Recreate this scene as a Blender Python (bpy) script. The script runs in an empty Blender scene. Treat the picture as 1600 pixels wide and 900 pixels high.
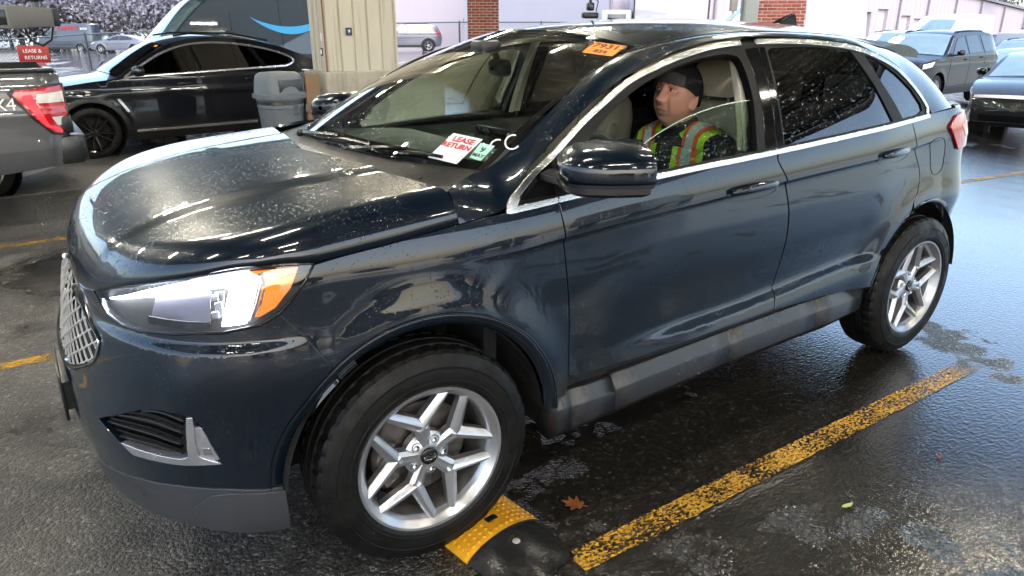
import bpy, bmesh, math, random
import numpy as np
from mathutils import Vector, Matrix, geometry
random.seed(11); rng = np.random.default_rng(11)
R = math.radians
sc = bpy.context.scene
# ------------------------------------------------------------------ camera
cam_data = bpy.data.cameras.new("camera")
cam = bpy.data.objects.new("camera", cam_data)
sc.collection.objects.link(cam)
cam.location = (-0.899, -2.702, 1.671)
cam.rotation_euler = (R(90 - 20.02), 0, R(55.86 - 90))
cam_data.sensor_width = 36; cam_data.lens = 25.40
cam_data.clip_start = 0.05; cam_data.clip_end = 2000
sc.camera = cam
# ------------------------------------------------------------------ sky, sun, exposure
world = bpy.data.worlds.new("World"); sc.world = world; world.use_nodes = True
wn = world.node_tree; wn.nodes.clear()
sky = wn.nodes.new("ShaderNodeTexSky"); sky.sky_type = 'NISHITA'; sky.sun_disc = False
sky.sun_elevation = R(42); sky.sun_rotation = R(200)
sky.air_density = 1.0; sky.dust_density = 2.2; sky.ozone_density = 1.5; sky.altitude = 0
bg = wn.nodes.new("ShaderNodeBackground"); bg.inputs[1].default_value = 0.15
wo = wn.nodes.new("ShaderNodeOutputWorld")
wn.links.new(sky.outputs[0], bg.inputs[0]); wn.links.new(bg.outputs[0], wo.inputs[0])
sun_d = bpy.data.lights.new("sun", 'SUN'); sun_d.energy = 1.5; sun_d.angle = R(25); sun_d.color = (1.0, .97, .93)
sun = bpy.data.objects.new("sun", sun_d); sc.collection.objects.link(sun)
sun.rotation_euler = (R(48), 0, R(160))
sc.view_settings.view_transform = 'Standard'; sc.view_settings.look = 'None'
sc.view_settings.exposure = 2.1; sc.view_settings.gamma = 1.0
sc.view_settings.use_curve_mapping = False
sc.cycles.use_denoising = True
sc.cycles.max_bounces = 10; sc.cycles.transparent_max_bounces = 16; sc.cycles.glossy_bounces = 4
sc.cycles.transmission_bounces = 8; sc.cycles.diffuse_bounces = 3
sc.cycles.sample_clamp_indirect = 6.0
sc.cycles.caustics_reflective = False; sc.cycles.caustics_refractive = False
# ------------------------------------------------------------------ helpers: objects
COL = sc.collection
def link(o, parent=None):
    COL.objects.link(o)
    if parent is not None: o.parent = parent
    return o
def tag(o, label=None, cat=None, group=None, kind=None):
    if label: o['label'] = label
    if cat: o['category'] = cat
    if group: o['group'] = group
    if kind: o['kind'] = kind
    return o
def thing(name, label, cat, loc=(0, 0, 0), rz=0.0, group=None, scale=1.0):
    o = bpy.data.objects.new(name, None); o.empty_display_size = .1
    o.location = loc; o.rotation_euler = (0, 0, rz); o.scale = (scale,)*3
    link(o); return tag(o, label, cat, group)
def mk(name, V, F, mat, parent=None, smooth=True, N=None, angle=None):
    me = bpy.data.meshes.new(name)
    me.from_pydata([tuple(map(float, v)) for v in V], [], [tuple(map(int, f)) for f in F])
    me.update()
    if N is not None:
        me.polygons.foreach_set('use_smooth', [True]*len(me.polygons))
        me.normals_split_custom_set_from_vertices([tuple(map(float, n)) for n in N])
    elif smooth:
        me.polygons.foreach_set('use_smooth', [True]*len(me.polygons))
        if angle is not None: me.set_sharp_from_angle(angle=R(angle))
    if mat is not None:
        me.materials.append(mat)
    o = bpy.data.objects.new(name, me)
    return link(o, parent)
def mirrored(o, parent=None, name=None):
    c = o.copy(); c.scale = (o.scale[0], -o.scale[1], o.scale[2]); c.location.y = -o.location.y
    if name: c.name = name
    COL.objects.link(c); c.parent = parent if parent is not None else o.parent
    for ch in list(o.children):
        d = ch.copy(); COL.objects.link(d); d.parent = c
        for g in list(ch.children):
            e = g.copy(); COL.objects.link(e); e.parent = d
    return c
def copy_tree(o, parent=None):
    c = o.copy(); COL.objects.link(c); c.parent = parent
    for ch in list(o.children): copy_tree(ch, c)
    return c
# ------------------------------------------------------------------ helpers: shapes
class MB:
    """collects shapes and builds them as one mesh object"""
    def __init__(s): s.V = []; s.F = []
    def add(s, V, F, M=None):
        n = len(s.V)
        if M is not None: V = [M @ Vector(v) for v in V]
        s.V += [tuple(v) for v in V]; s.F += [tuple(i+n for i in f) for f in F]; return s
    def box(s, c, d, M=None, b=0.0):
        x, y, z = c; a, e, h = d[0]/2, d[1]/2, d[2]/2
        if b <= 0:
            V = [(x+i*a, y+j*e, z+k*h) for k in (-1, 1) for j in (-1, 1) for i in (-1, 1)]
            F = [(0,2,3,1),(4,5,7,6),(0,1,5,4),(2,6,7,3),(0,4,6,2),(1,3,7,5)]
            return s.add(V, F, M)
        bm = bmesh.new(); bmesh.ops.create_cube(bm, size=1)
        for v in bm.verts: v.co = Vector((x+v.co.x*d[0], y+v.co.y*d[1], z+v.co.z*d[2]))
        bmesh.ops.bevel(bm, geom=bm.edges[:], offset=b, segments=2, affect='EDGES', profile=.5)
        bm.verts.index_update()
        V = [tuple(v.co) for v in bm.verts]; F = [tuple(v.index for v in f.verts) for f in bm.faces]
        bm.free(); return s.add(V, F, M)
    def tube(s, path, r, n=8, M=None, cap=True, closed=False):
        P = [Vector(p) for p in path]; m = len(P); V = []; F = []
        rr = r if hasattr(r, '__len__') else [r]*m
        up = None
        for i, p in enumerate(P):
            if closed: t = (P[(i+1) % m]-P[i-1]).normalized()
            else: t = (P[min(i+1, m-1)]-P[max(i-1, 0)]).normalized()
            if up is None:
                up = t.cross(Vector((0, 0, 1)) if abs(t.z) < .9 else Vector((1, 0, 0))).normalized()
            else: up = (up - t*up.dot(t)).normalized()
            w = t.cross(up)
            for k in range(n):
                a = 2*math.pi*k/n
                V.append(p + (up*math.cos(a)+w*math.sin(a))*rr[i])
        for i in range(m if closed else m-1):
            j = (i+1) % m
            for k in range(n): F.append((i*n+k, i*n+(k+1) % n, j*n+(k+1) % n, j*n+k))
        if cap and not closed:
            F.append(tuple(range(n-1, -1, -1))); F.append(tuple((m-1)*n+k for k in range(n)))
        return s.add(V, F, M)
    def lathe(s, prof, n=32, M=None, closed=False):
        """prof: (radius, height) ; axis local z"""
        V = []; F = []; m = len(prof)
        for k in range(n):
            a = 2*math.pi*k/n
            for r, h in prof: V.append((r*math.cos(a), r*math.sin(a), h))
        for k in range(n):
            k2 = (k+1) % n
            for i in range(m if closed else m-1):
                j = (i+1) % m
                F.append((k*m+i, k2*m+i, k2*m+j, k*m+j))
        return s.add(V, F, M)
    def prism(s, poly, h0, h1, M=None):
        """poly (x,y) CCW extruded along z from h0 to h1"""
        n = len(poly); tri = geometry.tessellate_polygon([[Vector((p[0], p[1], 0)) for p in poly]])
        V = [(p[0], p[1], h0) for p in poly]+[(p[0], p[1], h1) for p in poly]
        F = []
        for t in tri:
            a, b, c = t
            cr = (poly[b][0]-poly[a][0])*(poly[c][1]-poly[a][1])-(poly[b][1]-poly[a][1])*(poly[c][0]-poly[a][0])
            if cr < 0: a, b, c = c, b, a
            F.append((a+n, b+n, c+n)); F.append((c, b, a))
        ar = sum(poly[i][0]*poly[(i+1) % n][1]-poly[(i+1) % n][0]*poly[i][1] for i in range(n))
        for i in range(n):
            j = (i+1) % n
            F.append((i, j, j+n, i+n) if ar > 0 else (j, i, i+n, j+n))
        return s.add(V, F, M)
    def grid(s, P, M=None, close_u=False, flip=False):
        P = np.asarray(P, float); a, b = P.shape[:2]
        V = P.reshape(-1, 3); F = []
        for i in range(a if close_u else a-1):
            i2 = (i+1) % a
            for j in range(b-1):
                f = (i*b+j, i2*b+j, i2*b+j+1, i*b+j+1)
                F.append(f[::-1] if flip else f)
        return s.add([tuple(v) for v in V], F, M)
    def build(s, name, mat, parent=None, smooth=True, angle=35):
        return mk(name, s.V, s.F, mat, parent, smooth, None, angle if smooth else None)
def MT(x=0, y=0, z=0): return Matrix.Translation((x, y, z))
def MR(a, ax): return Matrix.Rotation(a, 4, ax)
AX_Y = Matrix.Rotation(R(90), 4, 'X')      # local z -> world -y
def dens(poly, h, closed=True):
    out = []; n = len(poly)
    for i in range(n if closed else n-1):
        a = np.array(poly[i], float); b = np.array(poly[(i+1) % n], float)
        k = max(1, int(math.ceil(np.hypot(*(b-a))/h)))
        for t in range(k): out.append(tuple(a+(b-a)*t/k))
    if not closed: out.append(tuple(poly[-1]))
    return out
def smooth_line(pts, n=8):
    """Catmull-Rom through points (2-D or 3-D)"""
    P = np.array(pts, float); out = []
    for i in range(len(P)-1):
        p0 = P[max(i-1, 0)]; p1 = P[i]; p2 = P[i+1]; p3 = P[min(i+2, len(P)-1)]
        for t in np.linspace(0, 1, n, endpoint=False):
            out.append(.5*((2*p1)+(p2-p0)*t+(2*p0-5*p1+4*p2-p3)*t*t+(3*p1-p0-3*p2+p3)*t**3))
    out.append(P[-1]); return [tuple(p) for p in out]
def arc(cx, cy, r, a0, a1, n=40):
    return [(cx+r*math.cos(R(a0+(a1-a0)*i/n)), cy+r*math.sin(R(a0+(a1-a0)*i/n))) for i in range(n+1)]
def inpoly(pts, poly):
    x = pts[:, 0]; y = pts[:, 1]; P = np.asarray(poly); c = np.zeros(len(pts), bool)
    x1, y1 = P[:, 0], P[:, 1]; x2, y2 = np.roll(x1, -1), np.roll(y1, -1)
    for a, b, e, f in zip(x1, y1, x2, y2):
        m = (b > y) != (f > y)
        if f != b: c ^= m & (x < (e-a)*(y-b)/(f-b)+a)
    return c
def segdist(pts, poly):
    P = np.asarray(poly); d = np.full(len(pts), 9e9)
    for a, b in zip(P, np.roll(P, -1, 0)):
        v = b-a; L = v@v
        t = np.clip(((pts-a)@v)/max(L, 1e-12), 0, 1)
        d = np.minimum(d, np.hypot(*(pts-a-t[:, None]*v).T))
    return d
def snormal(S, u, v, inside):
    e = 6e-4
    du = S(u+e, v)-S(u-e, v); dv = S(u, v+e)-S(u, v-e)
    N = np.cross(du, dv); N /= np.linalg.norm(N, axis=-1, keepdims=True)+1e-12
    P = S(u, v); s = np.sign(((P-inside)*N).sum(-1)); s[s == 0] = 1
    return P, N*s[:, None]
CAR_IN = np.array([1.3, 0, .75])
def panel(name, S, poly, mat, parent=None, holes=(), h=.03, off=0.0, rim=.02, both=False, inside=CAR_IN, hb=None, extra=None):
    """a trimmed sheet on surface S(u,v): exact edges, fine triangles, smooth normals, edges turned in by rim"""
    loops = [dens(l, hb or h*.7) for l in [poly]+list(holes)]
    pts = []; edges = []
    for l in loops:
        n0 = len(pts); pts += l; edges += [(n0+i, n0+(i+1) % len(l)) for i in range(len(l))]
    B = np.array(pts)
    lo, hi = B.min(0), B.max(0)
    gx, gy = np.meshgrid(np.arange(lo[0]+h/2, hi[0], h), np.arange(lo[1]+h/2, hi[1], h))
    gx = gx+np.where((np.arange(gx.shape[0]) % 2)[:, None], h/2, 0)
    G = np.stack([gx.ravel(), gy.ravel()], 1)
    G = G[inpoly(G, loops[0])]
    for l in loops[1:]: G = G[~inpoly(G, l)]
    for l in loops:
        if len(G): G = G[segdist(G, l) > h*.35]
    if extra is not None:                    # extra rows of points where the surface folds tightly
        E = np.asarray(extra, float); E = E[inpoly(E, loops[0])]
        for l in loops[1:]: E = E[~inpoly(E, l)]
        for l in loops: E = E[segdist(E, l) > .004]
        if len(G) and len(E):
            bx = [(E[(np.abs(E[:, 0]-q[0]) < .012)]) for q in G]
            G = np.array([q for q, e in zip(G, bx) if not len(e) or np.abs(e[:, 1]-q[1]).min() > .006] or np.zeros((0, 2)))
        G = np.vstack([G, E]) if len(G) else E
    allp = [Vector(p) for p in pts]+[Vector(p) for p in G]
    ov, oe, of, *_ = geometry.delaunay_2d_cdt(allp, edges, [], 0, 1e-6)
    Q = np.array([tuple(v) for v in ov]); T = np.array([tuple(f) for f in of])
    cen = Q[T].mean(1); k = inpoly(cen, loops[0])
    for l in loops[1:]: k &= ~inpoly(cen, l)
    T = T[k]
    P, N = snormal(S, Q[:, 0], Q[:, 1], inside)
    P = P+N*off
    gn = np.cross(P[T[:, 1]]-P[T[:, 0]], P[T[:, 2]]-P[T[:, 0]])
    fl = (gn*N[T[:, 0]]).sum(1) < 0
    T[fl] = T[fl][:, ::-1]
    V = [*P]; NN = [*N]; F = [*T]
    if rim:
        # an edge radius and a turned-in flange along every loop
        for li, l in enumerate(loops):
            L = np.array(l); PP, NL = snormal(S, L[:, 0], L[:, 1], inside); PP = PP+NL*off
            tn = np.roll(PP, -1, 0)-np.roll(PP, 1, 0); tn /= np.linalg.norm(tn, axis=1, keepdims=True)+1e-12
            side = np.cross(tn, NL)
            L2 = L+1e-4*np.stack([np.roll(L, -1, 0)[:, 1]-np.roll(L, 1, 0)[:, 1], -(np.roll(L, -1, 0)[:, 0]-np.roll(L, 1, 0)[:, 0])], 1)
            ar = 0.5*np.sum(L[:, 0]*np.roll(L[:, 1], -1)-np.roll(L[:, 0], -1)*L[:, 1])
            # choose outward direction by testing a point of the trimmed side
            tst = np.array([[*(S(L[0, 0], L[0, 1]))]])
            q = L[len(L)//3]; e = (np.roll(L, -1, 0)-np.roll(L, 1, 0))[len(L)//3]; e = e/(np.hypot(*e)+1e-12)
            nrm2 = np.array([e[1], -e[0]])          # right of travel in uv
            rightin = inpoly(np.array([q+nrm2*1e-3]), l)[0]
            outw2 = -nrm2 if rightin else nrm2
            if li: outw2 = -outw2
            p1 = S(np.array([q[0]+outw2[0]*1e-3]), np.array([q[1]+outw2[1]*1e-3]))[0]-S(np.array([q[0]]), np.array([q[1]]))[0]
            if p1 @ side[len(L)//3] < 0: side = -side
            n0 = len(V); m = len(L); c = min(.0025, rim*.3)
            rings = [(PP, NL), (PP+side*c*.7-NL*c*.3, .75*NL+.66*side), (PP+side*c-NL*c, side), (PP+side*c-NL*rim, side)]
            for PPk, NNk in rings: V += [*PPk]; NN += [*NNk]
            for r_ in range(3):
                for i in range(m):
                    j = (i+1) % m; a = n0+r_*m
                    f = (a+i, a+j, a+m+j, a+m+i)
                    g = np.cross(V[f[1]]-V[f[0]], V[f[2]]-V[f[0]])
                    ref = rings[min(r_+1, 3)][1][i]
                    F.append(f if g@ref > 0 else f[::-1])
    V = np.array(V); NN = np.array(NN); NN /= np.linalg.norm(NN, axis=1, keepdims=True)+1e-12
    if both:
        n = len(V); V = np.vstack([V, V*[1, -1, 1]]); NN = np.vstack([NN, NN*[1, -1, 1]])
        F = F+[tuple(i+n for i in f[::-1]) for f in F]
    return mk(name, V, F, mat, parent, True, NN)
def text_mesh(name, body, size, mat, parent=None, M=None, extrude=.0005, bold=0.0, spacing=1.0, align='CENTER'):
    cu = bpy.data.curves.new(name, 'FONT'); cu.body = body; cu.size = size; cu.extrude = extrude
    cu.align_x = align; cu.align_y = 'CENTER'; cu.offset = bold; cu.space_character = spacing; cu.resolution_u = 3
    t = bpy.data.objects.new(name+'_curve', cu); COL.objects.link(t)
    dg = bpy.context.evaluated_depsgraph_get(); dg.update()
    me = bpy.data.meshes.new_from_object(t.evaluated_get(dg))
    COL.objects.unlink(t); bpy.data.objects.remove(t)
    if M is not None: me.transform(M)
    me.materials.clear(); me.materials.append(mat)
    o = bpy.data.objects.new(name, me); return link(o, parent)
def frame(o, x, y):
    """matrix with origin o, x axis along x, z = x cross y"""
    o, x, y = Vector(o), Vector(x).normalized(), Vector(y)
    z = x.cross(y).normalized(); y = z.cross(x)
    return Matrix(((x.x, y.x, z.x, o.x), (x.y, y.y, z.y, o.y), (x.z, y.z, z.z, o.z), (0, 0, 0, 1)))
# ------------------------------------------------------------------ materials
MATS = {}
def nodes(name):
    m = bpy.data.materials.new(name); m.use_nodes = True; nt = m.node_tree
    return m, nt, nt.nodes['Principled BSDF']
def setp(p, **k):
    al = dict(base='Base Color', rough='Roughness', metal='Metallic', coat='Coat Weight', coatr='Coat Roughness', ior='IOR',
              trans='Transmission Weight', alpha='Alpha', spec='Specular IOR Level', emit='Emission Color', es='Emission Strength', sss='Subsurface Weight', sheen='Sheen Weight')
    for a, v in k.items():
        i = p.inputs[al[a]]
        i.default_value = (*v, 1) if isinstance(v, tuple) and len(v) == 3 else v
class NT:
    def __init__(s, nt): s.nt = nt
    def n(s, t, **k):
        o = s.nt.nodes.new('ShaderNode'+t)
        for a, v in k.items():
            if hasattr(o, a): setattr(o, a, v)
        return o
    def l(s, a, b): s.nt.links.new(a, b)
    def coord(s, scale=(1, 1, 1), kind='Object'):
        c = s.n('TexCoord'); m = s.n('Mapping'); m.inputs['Scale'].default_value = scale
        s.l(c.outputs[kind], m.inputs[0]); return m.outputs[0]
    def noise(s, co, scale, detail=3, rough=.55):
        t = s.n('TexNoise'); t.inputs['Scale'].default_value = scale; t.inputs['Detail'].default_value = detail
        t.inputs['Roughness'].default_value = rough
        if co is not None: s.l(co, t.inputs['Vector'])
        return t.outputs['Fac']
    def voro(s, co, scale, feat='F1', out='Distance', rnd=1.0):
        t = s.n('TexVoronoi', feature=feat); t.inputs['Scale'].default_value = scale; t.inputs['Randomness'].default_value = rnd
        if co is not None: s.l(co, t.inputs['Vector'])
        return t.outputs[out]
    def ramp(s, f, stops):
        r = s.n('ValToRGB'); e = r.color_ramp.elements
        while len(e) < len(stops): e.new(.5)
        for x, (p, c) in zip(e, stops):
            x.position = p; x.color = (*c, 1) if isinstance(c, tuple) else (c, c, c, 1)
        s.l(f, r.inputs[0]); return r.outputs[0]
    def rng(s, f, a, b, c, d, smooth=False):
        r = s.n('MapRange'); r.interpolation_type = 'SMOOTHSTEP' if smooth else 'LINEAR'
        for i, v in zip((1, 2, 3, 4), (a, b, c, d)): r.inputs[i].default_value = v
        s.l(f, r.inputs[0]); return r.outputs[0]
    def math(s, op, a, b=None):
        m = s.n('Math', operation=op)
        for i, v in enumerate((a, b)):
            if v is None: continue
            if isinstance(v, (int, float)): m.inputs[i].default_value = v
            else: s.l(v, m.inputs[i])
        return m.outputs[0]
    def mix(s, f, a, b):
        m = s.n('Mix', data_type='RGBA')
        for i, v in ((0, f), (6, a), (7, b)):
            if isinstance(v, (int, float)): m.inputs[i].default_value = v
            elif isinstance(v, tuple): m.inputs[i].default_value = (*v, 1)
            else: s.l(v, m.inputs[i])
        return m.outputs[2]
    def bump(s, h, strength, dist, normal=None):
        b = s.n('Bump'); b.inputs['Strength'].default_value = strength; b.inputs['Distance'].default_value = dist
        s.l(h, b.inputs['Height'])
        if normal is not None: s.l(normal, b.inputs['Normal'])
        return b.outputs[0]
def plain(name, base, rough=.5, metal=0.0, var=.12, vs=12.0, bump=0.0, bs=200.0, **k):
    """an everyday material: base colour with slight mottling, roughness wear and fine relief"""
    if name in MATS: return MATS[name]
    m, nt, p = nodes(name); t = NT(nt)
    setp(p, base=base, rough=rough, metal=metal, **k)
    co = t.coord()
    f = t.noise(co, vs, 4)
    if var:
        c = t.mix(f, tuple(v*(1-var) for v in base), tuple(min(1, v*(1+var)) for v in base))
        t.l(c, p.inputs['Base Color'])
        t.l(t.rng(f, .3, .7, max(0, rough*(1-var)), min(1, rough*(1+var))), p.inputs['Roughness'])
    if bump:
        t.l(t.bump(t.noise(co, bs, 2), bump, .002), p.inputs['Normal'])
    MATS[name] = m; return m
def drops(t, co, cell, amount, seed=0.0, s0=.14, s1=.28):
    """height of scattered water beads"""
    mp = t.n('Mapping'); mp.inputs['Location'].default_value = (seed, seed*.7, seed*1.3); t.l(co, mp.inputs[0])
    v = t.n('TexVoronoi'); v.inputs['Scale'].default_value = 1/cell; t.l(mp.outputs[0], v.inputs['Vector'])
    rad = t.n('SeparateColor'); t.l(v.outputs['Color'], rad.inputs[0])
    on = t.math('LESS_THAN', rad.outputs[0], amount)
    size = t.math('MULTIPLY_ADD', rad.outputs[1], s1); size.node.inputs[2].default_value = s0
    d = t.math('DIVIDE', v.outputs['Distance'], size)
    hgt = t.math('SUBTRACT', 1.0, t.math('MULTIPLY', d, d))
    hgt = t.math('MAXIMUM', hgt, 0.0)
    return t.math('MULTIPLY', t.math('SQRT', hgt), on)
def wet_coat(t, p, cell=.011, amt=.55, up_amt=.8, strength=.8, dist=.0035, base_normal=None):
    """rain beads on upward faces, fewer beads and run-down streaks on upright ones"""
    co = t.coord()
    g = t.n('NewGeometry'); sx = t.n('SeparateXYZ'); t.l(g.outputs['Normal'], sx.inputs[0])
    up = t.rng(sx.outputs[2], .25, .75, 0.0, 1.0, True)
    a = drops(t, co, cell, up_amt); b = drops(t, co, cell*.62, amt*.25, 4.2)
    c = drops(t, co, cell*1.35, amt*.9, 8.1, .10, .14)
    big = t.noise(co, 3.5, 3)
    patch = t.rng(big, .44, .60, .03, 1.0, True)
    h = t.math('MULTIPLY', t.math('MAXIMUM', a, b), t.math('MULTIPLY', up, patch))
    low = t.math('MULTIPLY', t.math('MAXIMUM', t.math('MULTIPLY', b, .25), t.math('MULTIPLY', c, .8)), t.math('MULTIPLY', t.math('SUBTRACT', 1.0, up), patch))
    st = t.noise(t.coord((140, 140, 3.0)), 1.0, 2)
    st = t.math('MULTIPLY', t.rng(st, .66, .78, 0, .12, True), t.math('SUBTRACT', 1.0, up))
    h = t.math('ADD', t.math('MAXIMUM', h, low), st)
    return t.bump(h, strength, dist, base_normal), h
def paint(name, base, base2, metal=.35, rough=.38, wet=True, cell=.011, coat=1.0, amt=.55, up_amt=.8, dist=.0022):
    m, nt, p = nodes(name); t = NT(nt)
    lw = t.n('LayerWeight'); lw.inputs[0].default_value = .45
    t.l(t.mix(lw.outputs['Facing'], base, base2), p.inputs['Base Color'])
    setp(p, metal=metal, rough=rough, coat=coat, coatr=.02, spec=.12)
    if wet:
        nrm, h = wet_coat(t, p, cell, amt, up_amt, dist=dist)
        t.l(nrm, p.inputs['Coat Normal']); t.l(nrm, p.inputs['Normal'])
    MATS[name] = m; return m
def glass(name, tint=(1, 1, 1), dark=0.0, rough=.0, wet=0.0, refl=1.0, bumpk=1.0):
    """thin pane: mirror-like by Fresnel, otherwise see-through with a tint"""
    m, nt, p = nodes(name); t = NT(nt); nt.nodes.remove(p)
    out = nt.nodes['Material Output']
    tr = t.n('BsdfTransparent'); tr.inputs[0].default_value = (*[c*(1-dark) for c in tint], 1)
    gl = t.n('BsdfGlossy'); gl.inputs['Roughness'].default_value = rough; gl.inputs[0].default_value = (refl, refl, refl, 1)
    fr = t.n('Fresnel'); fr.inputs[0].default_value = 1.5
    f = t.math('MULTIPLY_ADD', fr.outputs[0], 1.25); f.node.inputs[2].default_value = .015
    f.node.use_clamp = True
    mx = t.n('MixShader'); t.l(f, mx.inputs[0]); t.l(tr.outputs[0], mx.inputs[1]); t.l(gl.outputs[0], mx.inputs[2])
    if wet:
        co = t.coord(); h = t.math('MAXIMUM', drops(t, co, .010, wet), drops(t, co, .006, wet*.7, 3.1))
        nrm = t.bump(h, .6*bumpk, .0016); t.l(nrm, gl.inputs['Normal'])
        df = t.n('BsdfGlossy'); df.inputs['Roughness'].default_value = .25; df.inputs[0].default_value = (.75, .8, .8, 1); t.l(nrm, df.inputs['Normal'])
        m2 = t.n('MixShader'); t.l(t.math('MULTIPLY', t.math('GREATER_THAN', h, .25), .16), m2.inputs[0])
        t.l(mx.outputs[0], m2.inputs[1]); t.l(df.outputs[0], m2.inputs[2]); t.l(m2.outputs[0], out.inputs[0])
    else: t.l(mx.outputs[0], out.inputs[0])
    MATS[name] = m; return m
def emitter(name, col, s):
    m, nt, p = nodes(name); setp(p, base=col, emit=col, es=s, rough=.4); MATS[name] = m; return m
M_PAINT = paint('suv_paint', (.0014, .0042, .0102), (.0045, .0138, .0245), metal=.15, rough=.3, cell=.009)
M_BLACKPLASTIC = plain('black_plastic', (.005, .005, .0055), .36, var=.25, vs=40, bump=.25, bs=500)
M_CLAD = plain('grey_cladding', (.013, .0135, .016), .26, var=.08, vs=6, bump=.3, bs=700)
M_CLAD2 = plain('bumper_grey_plastic', (.034, .036, .042), .34, var=.2, vs=6, bump=.3, bs=700)
M_DARK = plain('dark_cavity', (.0012, .0012, .0014), .8, var=.2)
M_CHROME = plain('chrome', (.72, .72, .74), .10, 1.0, var=.10, vs=30)
M_CHROME_WET = plain('wet_chrome', (.78, .77, .74), .16, 1.0, var=.2, vs=160, bump=.5, bs=320)
M_RIM = plain('silver_alloy', (.42, .425, .45), .30, .85, var=.02, vs=25)
M_TYRE = plain('tyre_rubber', (.0042, .0039, .0038), .50, var=.4, vs=16, bump=.6, bs=160, spec=.22)
M_STEEL = plain('brake_steel', (.16, .14, .13), .45, .8, var=.4, vs=30)
M_GLASS = glass('clear_glass', (.80, .93, .90), .05)
M_WIND = glass('windscreen_glass', (.88, 1.0, .93), .0, wet=.24)
M_DOORGL = glass('door_glass', (.66, .86, .74), .08, wet=.30, bumpk=.35)
M_TINT = glass('privacy_glass', (.30, .31, .30), .84, wet=.25, bumpk=.25)
M_LENS = glass('lamp_lens', (.96, .97, 1.0), .02)
M_LEATHER = plain('beige_leather', (.62, .55, .43), .5, var=.10, vs=8, bump=.3, bs=300)
M_TRIM = plain('beige_trim', (.58, .54, .46), .6, var=.06)
M_DASH = plain('dark_dash', (.085, .095, .088), .6, var=.2, bump=.3, bs=400)
M_BLACK = plain('satin_black', (.003, .003, .0035), .25, var=.15)
M_GLOSSBLK = plain('gloss_black', (.006, .006, .007), .06, var=.1)
M_WHITE = plain('white_paint', (.78, .79, .80), .35, var=.04)
M_RED = plain('red_print', (.50, .02, .03), .6, var=.05)
M_PRINTBLK = plain('black_print', (.015, .013, .012), .6, var=.05)
M_REDLENS = plain('red_lens', (.42, .008, .012), .12, var=.15, coat=1.0)
M_AMBER = plain('amber_lens', (.85, .20, .005), .18, var=.12, vs=60, coat=1.0, emit=(1.0, .22, .01), es=.22)
M_ORANGE = plain('orange_sticker', (.90, .26, .02), .55, var=.05)
M_CONC = None

# ---------- small interpolation helpers ----------
def pch(xk, yk):
    """monotone cubic (PCHIP) interpolator, flat extrapolation"""
    xk=np.asarray(xk,float); yk=np.asarray(yk,float)
    h=np.diff(xk); d=np.diff(yk)/h
    m=np.zeros(len(xk)); m[0]=d[0]; m[-1]=d[-1]
    for i in range(1,len(xk)-1):
        if d[i-1]*d[i]>0:
            w1=2*h[i]+h[i-1]; w2=h[i]+2*h[i-1]
            m[i]=(w1+w2)/(w1/d[i-1]+w2/d[i])
    def f(x):
        x=np.clip(np.asarray(x,float),xk[0],xk[-1])
        i=np.clip(np.searchsorted(xk,x)-1,0,len(xk)-2)
        t=(x-xk[i])/h[i]
        return ((1+2*t)*(1-t)**2*yk[i]+t*(1-t)**2*h[i]*m[i]+t*t*(3-2*t)*yk[i+1]+t*t*(t-1)*h[i]*m[i+1])
    return f
def sst(a,b,x):
    t=np.clip((np.asarray(x,float)-a)/(b-a),0,1); return t*t*(3-2*t)
def superarc(n,m=400):
    th=np.linspace(0,np.pi/2,m)
    c=np.cos(th)**(2/n); s=np.sin(th)**(2/n)
    xi=1-s; et=c            # th=0 : corner start (xi=1,eta=1) ; th=pi/2 : nose centre (0,0)
    L=np.r_[0,np.cumsum(np.hypot(np.diff(xi)*.7,np.diff(et)*.93))]; L/=L[-1]
    return L,xi,et
# ---------- the body shell of the parked SUV : (u,z) -> x,y,z ----------
XC=-0.28; LF=1.22; XR=2.98; LR=1.18
_La,_Lx,_Le=superarc(2.5)
_Ra,_Rx,_Re=superarc(3.2)
Xn=pch([.12,.20,.30,.40,.50,.58,.70,.80,.90,1.0,1.08,1.16],[-.83,-.87,-.885,-.905,-.918,-.918,-.89,-.865,-.84,-.81,-.77,-.71])
Xr=pch([.15,.30,.45,.60,.80,1.0,1.10,1.20,1.35,1.50,1.62,1.75],[3.44,3.54,3.58,3.58,3.54,3.50,3.48,3.43,3.33,3.20,3.08,2.98])
zch=pch([-.6,.29,.49,1.28,1.62,2.41,2.86,3.5],[1.00,1.008,1.021,1.062,1.077,1.108,1.135,1.15])
zbl=pch([-.6,.31,.49,1.0,1.53,2.54,3.1,3.6],[1.12,1.135,1.146,1.176,1.196,1.245,1.27,1.28])
_dz=[.15,.24,.32,.42,.49,.53,.585,.66,.80,.95]
_dy=[.80,.875,.905,.927,.932,.925,.898,.905,.925,.940]
_dp=pch(_dz,_dy)
_fp=pch([.15,.24,.32,.42,.55,.70,.85,.97],[.80,.87,.895,.905,.915,.925,.933,.936])
zlg=pch([.6,1.2,1.6,2.0,2.34],[.535,.545,.562,.592,.615])
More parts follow.
